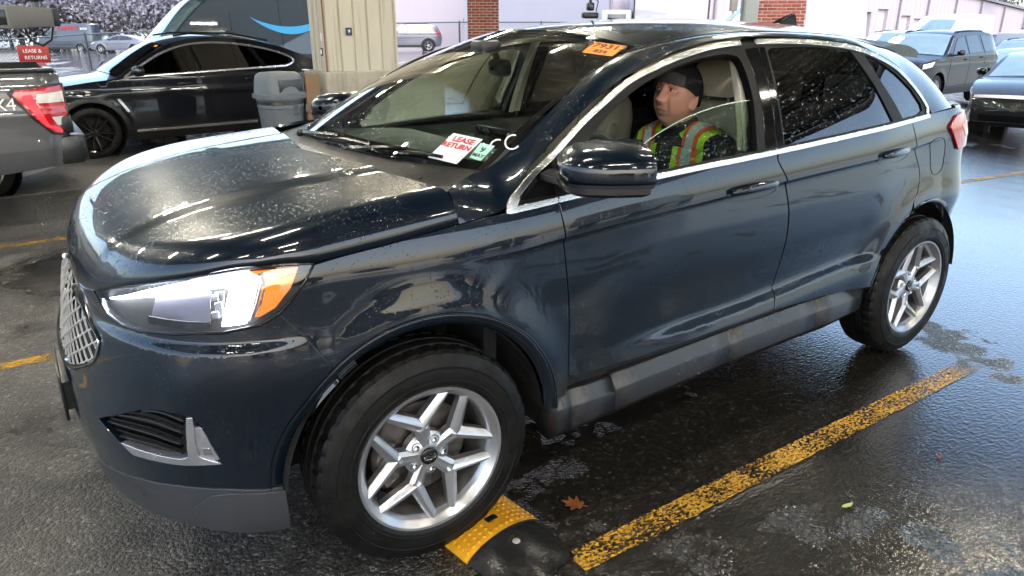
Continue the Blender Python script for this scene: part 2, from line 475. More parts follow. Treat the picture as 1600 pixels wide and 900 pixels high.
def ys(x,z):
    x=np.asarray(x,float); z=np.asarray(z,float)
    zc=zch(x); zb=zbl(x)
    wd=sst(.62,1.20,x)*(1-sst(2.25,2.55,x))
    zs=z-(zlg(x)-.545)*sst(.36,.5,z)*(1-sst(.75,.95,z))
    y=np.where(z<.95,wd*_dp(zs)+(1-wd)*_fp(z),wd*.940+(1-wd)*.936)
    t=np.clip((z-zc)/(zb-zc),0,1)
    y=y-.028*t**1.6                      # shoulder roll between character line and belt
    a=np.clip(z-zb,0,None)
    y=y-.36*a-.27*a*a                    # tumblehome of the glass house
    d=np.clip(zc-z,0,None)               # tight undercut below the character line
    amp=.018*sst(.15,.55,x)*(1-sst(2.55,3.0,x))
    y=y-amp*(1-np.exp(-d/.006))*np.exp(-d/.16)
    for cx in (0.0,2.85):                # flares round the wheels
        r=np.hypot(x-cx,z-.375)
        y=y+.030*np.exp(-((r-.47)/.10)**2)*sst(.2,.45,z)*(1-sst(.95,1.08,z))
    return y-.030*sst(.35,-.28,x)-.050*sst(2.3,3.1,x)-.06*sst(2.0,3.2,x)*np.clip(z-zb,0,1)
def shell(u,z):
    u=np.asarray(u,float); z=np.asarray(z,float); u,z=np.broadcast_arrays(u,z)
    x=u.copy(); y=-ys(np.clip(u,XC,XR),z)
    a=np.clip((XC-u)/LF,0,1); f=u<XC
    xi=np.interp(a,_La,_Lx); et=np.interp(a,_La,_Le)
    x=np.where(f,Xn(z)+(XC-Xn(z))*xi,x); y=np.where(f,y*et,y)
    # fold under the headlamp and the ridge running down beside the fog pocket
    k=f*sst(.0,.25,a)*(.011*sst(.888,.858,z)*(1-sst(.86,.64,z))+.012*np.exp(-((a-.36)/.05)**2)*sst(.46,.60,z)*(1-sst(.70,.88,z)))
    x=x-k*.75; y=y-k*.75*(et>0)
    b=np.clip((u-XR)/LR,0,1); g=u>XR
    xi=np.interp(b,_Ra,_Rx); et=np.interp(b,_Ra,_Re)
    x=np.where(g,Xr(z)-(Xr(z)-XR)*xi,x); y=np.where(g,y*et,y)
    return np.stack([x,y,z],-1)
# ------------------------------------------------------------------ the dark blue SUV
suv = thing('blue_suv', 'dark blue wet SUV in the foreground with its driver window half lowered', 'car')
UN = XC-LF                                            # u of the nose centre line
def soff(off):
    def S(u, z):
        P, N = snormal(shell, np.atleast_1d(np.asarray(u, float)), np.atleast_1d(np.asarray(z, float)), CAR_IN)
        return P+N*off
    return S
def part(*a, mirror=True, **k):
    o = panel(*a, **k)
    if mirror: mirrored(o)
    return o
g = .005
def rows(f, offs, x0, x1, st=.016):
    return [(x, float(f(x))+o) for o in offs for x in np.arange(x0, x1, st)]
CH_ROWS = rows(zch, (.010,.003,-.002,-.006,-.010,-.016,-.026,-.045), .10, 3.0)
LG_ROWS = rows(zlg, (.075,.05,.035,.02,.008,-.004,-.015,-.028,-.045,-.06), .62, 2.5, .03)
FOLD_ROWS = [(u, z) for z in (.890,.884,.880,.876,.872,.868,.863,.855,.845) for u in np.arange(-1.1, -.30, .02)]+[(u, z) for z in np.arange(.47, .86, .02) for u in np.arange(-.85, -.58, .016)]
HL = [(-1.129,.945),(-1.03,.977),(-.914,1.008),(-.717,1.053),(-.547,1.080),(-.42,1.082),(-.32,1.074),(-.354,1.032),(-.413,.975),(-.439,.955),(-.495,.930),(-.603,.915),(-.743,.905),(-.863,.896),(-.937,.896),(-1.018,.908)]
GR = [(-1.32,.905),(-1.25,.895),(-1.189,.882),(-1.11,.862),(-1.055,.842),(-1.046,.818),(-1.066,.775),(-1.106,.742),(-1.226,.685),(-1.31,.660),(-1.40,.650),(UN,.648)]
FOG = [(-1.044,.587),(-.851,.675),(-.782,.692),(-.712,.694),(-.678,.680),(-.643,.635),(-.605,.516),(-.686,.515),(-.787,.512),(-.889,.510),(-.93,.530),(-.994,.562)]
PLOW = [(UN,.335),(-1.30,.345),(-1.15,.375),(-1.026,.405),(-.887,.428),(-.74,.437),(-.608,.430),(-.506,.412),(-.46,.412)]
CBOT = [(-.459,.245),(-.556,.255),(-.669,.280),(-.842,.295),(-1.05,.290),(-1.24,.275),(UN,.265)]
FAC = (0.0, .375); RI = .450; RO = .497
RAC = (2.855, .378); RRI = .430; RRO = .468
def arcuv(c, r, a0, a1, n=36): return arc(c[0], c[1], r, a0, a1, n)
hl_top = HL[0:7]; hl_bot = HL[9:16]
# --- bumper skin (paint)
bump_poly = ([(UN, .648-g)]+[(u+.002, z-.002) for u, z in GR[::-1][1:]]+[(UN, .905)][:0] +
             [(-1.32,.91),(-1.29,.915),(-1.20,.932),(-1.129-g,.945)] + [HL[15], HL[14], HL[13], HL[12], HL[11], HL[10], HL[9], HL[8]] +
             smooth_line([(-.441,.953),(-.375,.885),(-.318,.806),(-.300,.776)], 4) +
             arcuv(FAC, RO, 127, 175, 16)[1:] + [(-.506,.414+g)]+[(u, z+g) for u, z in PLOW[::-1][2:]])
bumper = panel('bumper', shell, bump_poly, M_PAINT, suv, holes=[FOG], both=True, h=.022, extra=FOLD_ROWS)
clad = panel('bumper_cladding', soff(.004), PLOW+CBOT, M_CLAD2, suv, both=True, h=.025, rim=.03)
# raised band on the cladding
band = [(-.506,.405),(-.608,.420),(-.70,.425),(-.735,.385),(-.66,.345),(-.50,.33)]
part('cladding_corner', soff(.010), [(-.455,.40),(-.50,.405),(-.60,.418),(-.655,.412),(-.72,.362),(-.70,.285),(-.556,.262),(-.455,.252)], M_CLAD2, suv, h=.025, rim=.008)
# --- fender
fend = ([(-.32+g,1.074-g),(-.22,1.079),(-.109,1.088),(.01,1.101),(.125,1.114),(.22,1.124),(.305,1.128)] + [(x, float(zbl(x))-.010) for x in (.36,.42,.491)] +
        smooth_line([(.492,1.13),(.513,.958),(.538,.724),(.541,.503),(.536,.440)], 5) + [(.488,.44)] +
        arcuv(FAC, RO, 8, 127, 46) + smooth_line([(-.296,.780),(-.314,.808),(-.371,.885),(-.436,.952)], 4) + [(-.410,.974),(-.351,1.030)])
part('fender', shell, fend, M_PAINT, suv, h=.024, extra=CH_ROWS)
# --- wheel arch mouldings
def arch_lip(c, ri, ro, a0, a1, S, name):
    # a concave lip: dips in by 1.6 cm towards the wheel opening
    def L(a, r):
        a = np.asarray(a, float); r = np.asarray(r, float)
        u = c[0]+r*np.cos(a); z = c[1]+r*np.sin(a)
        P, N = snormal(shell, u.ravel(), z.ravel(), CAR_IN)
        t = (ro-r.ravel())/(ro-ri)
        return P+N*(.006*np.exp(-((t-.12)/.12)**2)-.020*t*t)[:, None]
    def Sx(a, r):
        a, r = np.broadcast_arrays(np.asarray(a, float), np.asarray(r, float)); sh = a.shape
        return L(a.ravel(), r.ravel()).reshape(sh+(3,))
    o = panel(name, Sx, [(R(a0), ri), (R(a1), ri), (R(a1), ro-.002), (R(a0), ro-.002)], M_LIP, suv, h=.02, rim=.012)
    mirrored(o); return o
M_LIP_ = paint('arch_lip_paint', (.002, .003, .008), (.004, .006, .013), metal=.2, rough=.4, coat=.7)
M_LIP = M_PAINT
arch_lip(FAC, RI, RO, 3, 178, shell, 'wheel_arch_lip')
arch_lip(RAC, RRI, RRO, 12, 172, shell, 'wheel_arch_lip')
# --- doors
def edge(pts, n=5): return smooth_line(pts, n)
dF = [(.495+g,1.132),(.517+g,.958),(.542+g,.724),(.545+g,.512)]
dM = [(1.578,1.176),(1.585,1.150),(1.643,1.058),(1.690,.90),(1.703,.743),(1.676,.549),(1.664,.512)]
belt = lambda a, b, o=-.013, n=14: [(x, float(zbl(x))+o) for x in np.linspace(a, b, n)]
door_f = belt(.495+g, 1.578)+edge(dM)[1:]+[(1.2,.500),(.8,.488),(.60,.488)]+edge(dF[::-1])
front_door = panel('front_door', shell, door_f, M_PAINT, suv, h=.024, extra=CH_ROWS+LG_ROWS); fd_r = mirrored(front_door)
dM2 = [(u+2*g+.001, z) for u, z in dM]
dR = [(2.60,1.228),(2.645,1.118),(2.735,.988),(2.715,.90),(2.675,.852)]
door_r = belt(dM2[0][0], 2.60)+edge(dR)[1:]+arcuv(RAC, RRO, 112, 168, 22)[1:]+[(2.36,.480),(2.14,.492),(2.0,.500),(1.85,.505)]+edge(dM2[::-1])
rear_door = panel('rear_door', shell, door_r, M_PAINT, suv, h=.024, extra=CH_ROWS+LG_ROWS); rd_r = mirrored(rear_door)
# --- quarter panel
dR2 = [(u+2*g, z) for u, z in dR]
quart = ([(2.607,1.252),(2.80,1.262),(3.0,1.27),(3.2,1.275),(3.42,1.28)]+[(3.50,1.10),(3.56,.95),(3.60,.70),(3.60,.36),(3.40,.34)]+arcuv(RAC, RRO, 2, 110, 44)+edge(dR2[::-1]))
quarter = part('quarter_panel', shell, quart, M_PAINT, suv, h=.024, extra=CH_ROWS)
tail_poly = [(3.50,1.10),(3.56,.95),(3.60,.70),(3.60,.36),(XR+LR,.36),(XR+LR,1.27),(3.43,1.27)]
panel('tailgate', shell, [(u+.006 if u < 4 else u, z) for u, z in tail_poly], M_PAINT, suv, both=True, h=.03)
# --- rocker cladding
def sill_block(name, x0, x1, zt, zb, n=6):
    """a straight moulded sill: top face leaning out, upright face, underside turning in"""
    P = []
    for x in np.linspace(x0, x1, n):
        t = (x-x0)/(x1-x0); a = zt[0]+(zt[1]-zt[0])*t; b = zb[0]+(zb[1]-zb[0])*t; k = .03*float(sst(2.1, 2.45, x))
        P.append([(x, y+k, z) for y, z in ((-.870, a+.003), (-.906, a), (-.911, a-.003), (-.936, a-.052), (-.938, a-.058), (-.936, b+.055), (-.932, b+.048), (-.885, b), (-.80, b+.01))])
    m = MB().grid(P); m.add(P[0], [tuple(range(9))]); m.add(P[-1], [tuple(range(9))])
    o = m.build(name, M_CLAD, suv, angle=22)
    bm = bmesh.new(); bm.from_mesh(o.data); bmesh.ops.remove_doubles(bm, verts=bm.verts, dist=1e-5); bmesh.ops.recalc_face_normals(bm, faces=bm.faces); bm.to_mesh(o.data); bm.free()
    mirrored(o); return o
sill_block('sill_cladding', .492, .553, (.449,.447), (.248,.249), 2)
sill_block('sill_cladding', .557, .762, (.446,.440), (.249,.258), 3)
sill_block('sill_cladding', .766, 1.395, (.452,.473), (.258,.284))
sill_block('sill_cladding', 1.399, 1.985, (.473,.487), (.284,.296))
sill_block('sill_cladding', 1.989, 2.405, (.487,.470), (.296,.292), 4)
# --- inner structure that closes the gaps
inn = [(-1.25,.34),(-.52,.34)]+arcuv(FAC, .47, 176, 4, 30)+[(.50,.30),(2.30,.30)]+arcuv(RAC, .455, 172, 6, 30)+[(3.33,.36),(3.50,.40),(3.45,1.24),(2.5,1.215),(1.5,1.165),(.5,1.118),(.12,1.09),(-.32,1.055),(-.72,1.02),(-.9,.98),(-1.12,.92),(-1.25,.90)]
part('body_shell', soff(-.028), inn, M_DARK, suv, h=.05, rim=0)
# --- hood
zsh = pch([UN,-1.32,-1.13,-.914,-.717,-.547,-.42,-.32,-.1,.125,.2],[.930,.918,.950,1.011,1.057,1.085,1.087,1.080,1.094,1.121,1.13])
xsp = pch([UN,-1.0,-.5,.125],[-.84,-.66,-.37,-.02])
zct = pch([-.90,-.84,-.75,-.65,-.5,-.3,-.1,.2],[.93,1.00,1.075,1.120,1.165,1.200,1.220,1.242])
def hood(u, r):
    u, r = np.broadcast_arrays(np.asarray(u, float), np.asarray(r, float))
    r = np.clip(r, 0, None)**1.7
    zs = zsh(u); B = shell(u, zs); S = np.stack([xsp(u), 0*u], -1)
    xy = B[..., :2]+(S-B[..., :2])*r[..., None]
    d = np.hypot(*(xy-B[..., :2]).transpose(-1, *range(u.ndim)))
    Rr = .085+.11*sst(-.55, -1.2, u)
    e = np.clip(1-d/Rr, 0, 1); gq = np.sqrt(np.clip(1-e*e, 0, 1))
    ay = np.abs(xy[..., 1])
    zc = zct(xy[..., 0])-.016*np.clip(ay/.85, 0, 1)**2+.009*sst(.50, .44, ay-.10*np.clip(xy[..., 0]+.2, -.6, .3))-.004
    z = zs+(np.maximum(zc, zs+.004)-zs)*gq
    return np.stack([xy[..., 0], xy[..., 1], z], -1)
hp = []
nu, nr = 150, 46
uu = np.linspace(UN, .128, nu); rr = np.linspace(0, 1, nr)
U_, R_ = np.meshgrid(uu, rr, indexing='ij')
hv = hood(U_, R_)
HP = hv.copy()
mb = MB(); mb.grid(hv)
# turned-in lip along the edge and mirrored half
edge_p = hv[:, 0]; rimp = np.stack([edge_p, edge_p*[1, .995, 1]+[0, .004, -.004], edge_p*[1, .98, 1]+[0, 0, -.03]], 1)
mb.grid(rimp)
nV = len(mb.V); mb.add([(x, -y, z) for x, y, z in mb.V[:nV]], [tuple(f[::-1]) for f in mb.F])
hood_o = mb.build('hood', M_PAINT, suv, angle=60)
bm = bmesh.new(); bm.from_mesh(hood_o.data); bmesh.ops.remove_doubles(bm, verts=bm.verts, dist=1e-5)
bmesh.ops.recalc_face_normals(bm, faces=bm.faces); bm.to_mesh(hood_o.data); bm.free()
# --- windscreen
def wind(s, t):
    s, t = np.broadcast_arrays(np.asarray(s, float), np.asarray(t, float))
    b = np.stack([.075+.235*s**2, .765*s, 1.238+.006*(1-s*s)], -1)
    e = np.stack([1.00+.095*s**2, .625*s, 1.652-.058*s**2], -1)
    P = b+(e-b)*t[..., None]
    return P+np.array([-.42, 0, .9])*(.034*4*t*(1-t))[..., None]
WS_IN = np.array([1.6, 0, 1.0])
windsh = panel('windscreen', wind, [(-1,0),(1,0),(1,1),(-1,1)], M_WIND, suv, h=.06, rim=0, inside=WS_IN)
for nm, pl_ in (('windscreen_border', [(-1,-.002),(1,-.002),(1,.045),(.5,.07),(0,.075),(-.5,.07),(-1,.045)]), ('windscreen_border', [(-1,.965),(1,.965),(1,1),(-1,1)])):
    panel(nm, wind, pl_, M_GLOSSBLK, suv, h=.05, off=-.003, rim=0, inside=WS_IN)
for s in (-1, 1):
    panel('windscreen_seal', wind, [(s*1.0,0),(s*1.0,1),(s*.975,1),(s*.975,0)], M_BLACK, suv, h=.02, off=.003, rim=.004, inside=WS_IN, hb=.03)
# --- cowl between bonnet and glass
cw = []
for s in np.linspace(-1, 1, 41):
    a = hood(np.array([.128]), np.array([max(0, 1-abs(s))**.6]))[0]; a[1] = abs(a[1])*np.sign(s)
    p = wind(np.array([s]), np.array([.0]))[0]
    a2 = np.array([.125-.145*(1-s*s)-.004, .80*s, 1.205+.008*(1-s*s)])
    cw.append([a2-[.03, 0, .02], a2+[.03, 0, -.012], (a2+p)/2+[0, 0, -.012], p+[0, 0, -.002], p+[.02, 0, .0]])
MB().grid(cw, flip=True).build('cowl', M_BLACKPLASTIC, suv)
# --- roof
rzc = pch([.95,1.2,1.5,1.8,2.3,2.7,3.1],[1.646,1.675,1.694,1.702,1.690,1.660,1.610])
rze = pch([.95,1.09,1.38,1.81,2.27,2.59,2.87,3.1],[1.570,1.590,1.625,1.641,1.626,1.585,1.535,1.49])
def roof(x, y):
    x, y = np.broadcast_arrays(np.asarray(x, float), np.asarray(y, float))
    q = np.clip(np.abs(y)/.612, 0, 1.2)
    return np.stack([x, y, rzc(x)-(rzc(x)-rze(x))*q**2.3], -1)
hd = [(1.004+.092*(y/.61)**2, y) for y in np.linspace(-.606, .606, 17)]
roof_poly = hd+[(x, .606) for x in (1.4,1.8,2.2,2.6,2.80,2.88)]+[(2.91,.3),(2.92,0),(2.91,-.3)]+[(x, -.606) for x in (2.88,2.80,2.6,2.2,1.8,1.4)]
roof_o = panel('roof', roof, roof_poly, M_PAINT, suv, h=.035, inside=WS_IN, holes=[[(1.16,-.45),(1.16,.45),(2.35,.45),(2.35,-.45)]])
M_ROOFGL = paint('roof_glass', (.002,.002,.002), (.004,.004,.004), metal=0, rough=.1, cell=.0068)
panel('roof_glass', roof, [(1.167,-.443),(1.167,.443),(1.75,.443),(1.75,-.443)], M_ROOFGL, suv, h=.05, inside=WS_IN, off=-.001)
panel('roof_glass', roof, [(1.757,-.443),(1.757,.443),(2.343,.443),(2.343,-.443)], M_ROOFGL, suv, h=.05, inside=WS_IN, off=-.001)
# --- side frame: A pillar, roof rail, D pillar
LL = [(.132,1.119),(.235,1.131),(.300,1.150),(.412,1.248),(.60,1.363),(.80,1.464),(1.05,1.552),(1.393,1.615),(1.80,1.625),(2.240,1.595),(2.40,1.557),(2.575,1.497),(2.70,1.405),(2.79,1.320),(2.815,1.265)]
UU = [(.125,-.858,1.214),(.235,-.80,1.236),(.325,-.770,1.247),(.45,-.745,1.306),(.65,-.705,1.425),(.878,-.658,1.537),(1.09,-.625,1.588),(1.42,-.610,1.628),(1.81,-.610,1.641),(2.267,-.610,1.626),(2.45,-.610,1.606),(2.62,-.612,1.580),(2.87,-.63,1.530),(3.05,-.70,1.420),(3.21,-.772,1.262)]
Lp = np.array(smooth_line(LL, 8)); Up = np.array(smooth_line(UU, 8))
L3, LN = snormal(shell, Lp[:, 0], Lp[:, 1], CAR_IN)
ch = Up-L3; nrm = np.cross(np.gradient(L3, axis=0), ch); nrm /= np.linalg.norm(nrm, axis=1, keepdims=True)
nrm *= np.sign((nrm*LN).sum(1, keepdims=True))
ln = np.linalg.norm(ch, axis=1, keepdims=True)
tt = np.linspace(0, 1, 12)
fr = np.stack([L3+ch*t+nrm*ln*.30*t*(1-t) for t in tt], 1)
fr = np.concatenate([(L3-LN*.02)[:, None], fr, (Up-nrm*.02+ch/ln*.004)[:, None]], 1)
sf = MB().grid(fr, flip=False).build('side_frame', M_PAINT, suv, angle=50)
bm = bmesh.new(); bm.from_mesh(sf.data); bmesh.ops.recalc_face_normals(bm, faces=bm.faces)
bm.to_mesh(sf.data); bm.free(); mirrored(sf)
# dark roof ditch moulding
dt = MB().tube([tuple(p+[0, .010, -.003]) for p in Up[6*8:12*8]], .010, 6).build('roof_ditch_moulding', M_BLACK, suv); mirrored(dt)
# --- window trim in wet chrome
OUT = smooth_line([(.302,1.142),(.318,1.168),(.412,1.235),(.502,1.284),(.646,1.371),(.80,1.449),(.915,1.500),(1.05,1.538),(1.176,1.568),(1.397,1.603),(1.662,1.614),(1.95,1.609),(2.242,1.582),(2.42,1.540),(2.571,1.484),(2.70,1.392),(2.774,1.312),(2.782,1.283),(2.765,1.262)], 6)
def offset_line(pts, d):
    P = np.array(pts); t = np.gradient(P, axis=0); t /= np.linalg.norm(t, axis=1, keepdims=True)
    return P+np.stack([t[:, 1], -t[:, 0]], 1)*d
inner = offset_line(OUT, .016)
def strip(name, a, b, mat, h=.02, off=.007, rim=.009):
    o = panel(name, shell, [tuple(p) for p in a]+[tuple(p) for p in b[::-1]], mat, suv, h=h, off=off, rim=rim); mirrored(o); return o
n1 = len(OUT)
cut = [i for i, p in enumerate(OUT) if p[0] < 1.60][-1]
strip('upper_window_trim', OUT[:cut], inner[:cut], M_CHROME_WET, h=.012)
strip('upper_window_trim', OUT[cut+1:], inner[cut+1:], M_CHROME_WET, h=.012)
bl = lambda a, b, n: ([(x, float(zbl(x))+.007) for x in np.linspace(a, b, n)], [(x, float(zbl(x))-.009) for x in np.linspace(a, b, n)])
for a, b in ((.306, .490), (.497, 1.578), (1.586, 2.60), (2.606, 2.78)):
    strip('lower_window_trim', *bl(a, b, max(3, int((b-a)*20))), M_CHROME_WET, h=.012)
strip('window_corner_trim', [(.296,1.128),(.302,1.150),(.325,1.176)], np.array([(.330,1.128),(.338,1.150),(.350,1.166)]), M_CHROME_WET, h=.012)
# --- window frames (satin black) and glass
def inset(pts, d): return [tuple(p) for p in offset_line(pts, d)]
win_all = inset(OUT, .016)
zlo = lambda x: float(zbl(x))+.006
def upper(x):
    P = np.array(inner); P = P[P[:, 0].argsort()]; return float(np.interp(x, P[:, 0], P[:, 1]))+.004
frame_poly = [(x, zlo(x)) for x in np.linspace(.34, 2.74, 40)]+[(2.765,1.30)]+[(x, upper(x)) for x in np.linspace(2.70, .40, 50)]
def win(a, b, xs0, xs1, zlow=0.014, ztop=.028, n=14):
    pass
front_open = smooth_line([(.560,1.20),(.600,1.262),(.680,1.325),(.80,1.402),(.943,1.468),(1.08,1.512),(1.227,1.545),(1.37,1.562),(1.455,1.563),(1.505,1.535),(1.512,1.41),(1.490,1.30),(1.470,1.212)], 4)+[(x, zlo(x)+.010) for x in np.linspace(1.465, .60, 18)]
front_open = front_open[1:]
rear_open = [(x, zlo(x)+.010) for x in np.linspace(1.635, 2.425, 16)]+[(2.40,1.30),(2.345,1.40),(2.275,1.50),(2.225,1.566)]+smooth_line([(2.19,1.571),(2.0,1.586),(1.83,1.589),(1.70,1.586)], 4)+[(1.672,1.572),(1.665,1.45),(1.650,1.33)]
q_open = [(2.515,zlo(2.515)+.012),(2.68,zlo(2.68)+.012),(2.728,1.285),(2.724,1.315)]+smooth_line([(2.66,1.385),(2.55,1.458),(2.42,1.518),(2.33,1.545)], 3)+[(2.322,1.535),(2.40,1.42),(2.465,1.34)]
sail_open = [(.352,1.158),(.495,zlo(.495)+.008),(.503,1.25),(.498,1.262),(.42,1.222),(.355,1.172)]
wf = panel('window_frame', shell, frame_poly, plain('frame_black', (.002,.002,.0022), .5, spec=.2), suv, holes=[front_open, rear_open, q_open, sail_open], h=.025, off=.001, rim=.035); mirrored(wf)
gl = panel('quarter_glass', soff(-.006), q_open, M_TINT, suv, h=.05, rim=0); mirrored(gl)
gl = panel('rear_door_glass', soff(-.006), rear_open, M_TINT, suv, h=.05, rim=0); mirrored(gl)
sl = panel('sail_glass', soff(-.005), sail_open, M_GLOSSBLK, suv, h=.03, rim=0); mirrored(sl)
half = smooth_line([(.845,1.215),(.90,1.277),(1.03,1.327),(1.184,1.366),(1.36,1.392),(1.507,1.400)], 4)+[(1.490,1.30),(1.470,zlo(1.47)+.008)]+[(x, zlo(x)+.006) for x in np.linspace(1.44, .86, 10)]
panel('front_door_glass', soff(-.018), half, M_DOORGL, suv, h=.05, rim=0)
edge3 = soff(-.018)(np.array([p[0] for p in half[:21]]), np.array([p[1] for p in half[:21]]))
MB().tube([tuple(p) for p in edge3], .0022, 5).build('glass_edge', plain('glass_edge', (.35,.45,.38), .15), suv)
og = panel('front_door_glass', soff(-.010), front_open, M_GLASS, suv, h=.05, rim=0); og.scale.y = -1
# B pillar gloss cover between the doors
part('pillar_cover', soff(.003), [(1.520,zlo(1.52)+.012),(1.582,zlo(1.58)+.012),(1.610,1.40),(1.622,1.585),(1.545,1.578),(1.555,1.40)], M_GLOSSBLK, suv, h=.03, rim=.006)
part('pillar_cover', soff(.003), [(1.590,zlo(1.59)+.012),(1.628,zlo(1.628)+.012),(1.648,1.40),(1.662,1.585),(1.630,1.585),(1.618,1.40)], M_GLOSSBLK, suv, h=.03, rim=.006)
# --- rear glass and spoiler
rg = []
for a in np.linspace(-1, 1, 15):
    w_ = 1-a*a; rg.append([(2.90+.06*w_, .605*a, 1.530+.05*w_), (3.03+.06*w_, .68*a, 1.42+.02*w_), (3.12+.07*w_, .73*a, 1.34), (3.20+.09*w_, .765*a, 1.26)])
MB().grid(rg).build('rear_glass', M_TINT, suv)
spp = ((2.88,1.598),(3.05,1.612),(3.20,1.602),(3.32,1.580),(3.37,1.562),(3.362,1.535),(3.22,1.545),(3.05,1.545),(2.90,1.545))
sp = MB()
sp.grid([[(x-.05*abs(s)**3, .565*s*(1-.10*((x-2.88)/.35)), z-.035*s*s) for s in np.linspace(-1, 1, 13)] for x, z in spp])
for s in (-1, 1): sp.add([(x-.05, .565*s*(1-.10*((x-2.88)/.35)), z-.035) for x, z in spp], [tuple(range(9))])
sp.build('rear_spoiler', M_BLACKPLASTIC, suv, angle=40)
fin = MB(); fin.grid([[(2.66+.17*t**1.5+.02*0, s*(.032*(1-t)**.8+.004)*k, 1.655+.075*t) if k else (2.62+.20*t**1.5, 0, 1.655+.075*t) for t in np.linspace(0, 1, 6)] for k, s in ((0,1),(.8,-1),(1,-1))]+[[(2.84+.012*t, s*(.032*(1-t)**.8+.004), 1.652+.075*t) for t in np.linspace(0, 1, 6)] for s in (-1, 1)]+[[(2.66+.17*t**1.5, s*(.032*(1-t)**.8+.004)*k, 1.655+.075*t) for t in np.linspace(0, 1, 6)] for k, s in ((1,1),(.8,1))], close_u=True)
fin.build('roof_antenna', M_BLACK, suv)
# --- tail lamp and fuel flap
tl = panel('tail_lamp', soff(.012), [(2.985,1.190),(3.08,1.238),(3.22,1.250),(3.42,1.245),(3.42,1.12),(3.25,1.075),(3.12,1.070)], M_REDLENS, suv, h=.03, rim=.02); mirrored(tl)
t2 = panel('reversing_lens', soff(.014), [(3.14,1.19),(3.30,1.20),(3.40,1.18),(3.40,1.14),(3.20,1.13)], plain('pink_lens', (.75,.35,.38), .1, coat=1.0), suv, h=.03, rim=.004); mirrored(t2)
ff = smooth_line([(2.80,1.130),(2.86,1.145),(2.94,1.135),(2.975,1.09),(2.985,1.00),(2.955,.965),(2.89,.962),(2.86,.985),(2.83,1.06),(2.80,1.130)], 4)[:-1]
fl = MB(); fp3 = soff(.0005)(np.array([p[0] for p in ff]), np.array([p[1] for p in ff])); fl.tube([tuple(p) for p in fp3], .0016, 5, closed=True); fl.build('fuel_flap_gap', M_DARK, suv)
# --- crease below the handles: door handles
def handle(x0, x1, z, par, s=-1):
    zc = z; mx = (x0+x1)/2; L = (x1-x0)
    yb = lambda x, zz: float(ys(x, zz))
    cup = MB(); ring = []
    el = [(mx+L/2*1.08*math.cos(a)*abs(math.cos(a))**-.25 if abs(math.cos(a)) > 1e-3 else mx, zc-.004+.034*math.sin(a)) for a in np.linspace(0, 2*math.pi, 28, endpoint=False)]
    rings = []
    for k, (sc_, dp) in enumerate(((1.0, .002), (.9, -.010), (.6, -.022), (.01, -.026))):
        pu = np.array([mx+(p[0]-mx)*sc_ for p in el]); pz = np.array([zc-.004+(p[1]-zc+.004)*sc_ for p in el])
        rings.append(soff(dp)(pu, pz))
    cup.grid(np.array(rings).transpose(1, 0, 2), close_u=True)
    c = cup.build('handle_cup', M_HANDLE, par)
    bar = MB(); P = []
    for t in np.linspace(0, 1, 16):
        x = x0+.004+t*(L-.008); bow = math.sin(math.pi*t)**.6
        zz = zc+.010+.004*math.sin(math.pi*t); y = yb(x, zc)
        hgt = .010+.007*bow; thk = .006+.005*bow
        cen = Vector((x, -(y+.010+.016*bow), zz))
        P.append([(cen.x, cen.y+thk*math.cos(a), cen.z+hgt*math.sin(a)) for a in np.linspace(0, 2*math.pi, 12)])
    bar.grid(P); bar.add(P[0][:-1], [tuple(range(11))]); bar.add(P[-1][:-1], [tuple(range(11))])
    b = bar.build('door_handle', M_HANDLE, par)
    return c, b
M_HANDLE = paint('handle_gloss', (.002,.004,.007), (.004,.008,.013), metal=.3, rough=.25, cell=.006)
for dr, dr2, a in ((front_door, fd_r, (1.285, 1.585, 1.066)), (rear_door, rd_r, (2.30, 2.585, 1.106))):
    for o in handle(*a, dr):
        c = o.copy(); COL.objects.link(c); c.parent = dr2
# --- headlight: housing, light guides, projector, amber marker, clear lens
def hs(poly, off, mat, name, par=None, rim=.006, h=.02, mir=True):
    o = panel(name, soff(off), poly, mat, par or suv, h=h, rim=rim)
    if mir: mirrored(o)
    return o
M_DRL = emitter('running_light', (.93, .95, 1.0), 9.0)
M_LAMPBOWL = plain('lamp_bowl', (.20, .21, .26), .16, .75, var=.3, vs=22)
M_LAMPGREY = plain('lamp_grey', (.12, .12, .14), .3, .3, var=.3, vs=30)
hs(HL, -.045, M_BLACK, 'headlight_housing', rim=0)
hb = [(-1.10,.945),(-1.03,.968),(-.93,.995),(-.72,1.042),(-.60,1.058),(-.575,1.03),(-.595,.94),(-.65,.925),(-.743,.915),(-.863,.906),(-.937,.906),(-1.02,.918)]
hs(hb, -.040, M_LAMPBOWL, 'reflector', rim=0)
hs([(-.99,.935),(-.90,.975),(-.84,.975),(-.86,.918),(-.93,.914)], -.030, M_LAMPGREY, 'inner_bezel', rim=.01)
hs([(-.855,.935),(-.845,.985),(-.72,1.020),(-.655,1.020),(-.652,.940),(-.70,.932)], -.026, plain('projector_glass', (.34,.34,.42), .05, .5, var=.15, vs=9), 'projector_lens', rim=.015)
hs([(-.865,.932),(-.65,.936),(-.65,.924),(-.743,.918),(-.86,.915)], -.022, M_BLACK, 'projector_bezel', rim=.01)
hs([(-.648,.945),(-.640,1.018),(-.612,1.022),(-.612,.950)], -.024, M_LAMPGREY, 'projector_side', rim=.012)
for (a, b) in ((-.645, 1.012), (-.632, .99), (-.640, .965)):
    hs([(a, b), (a+.018, b+.004), (a+.022, b-.012), (a+.004, b-.016)], -.015, M_CHROME, 'lamp_bracket', rim=.006, h=.01)
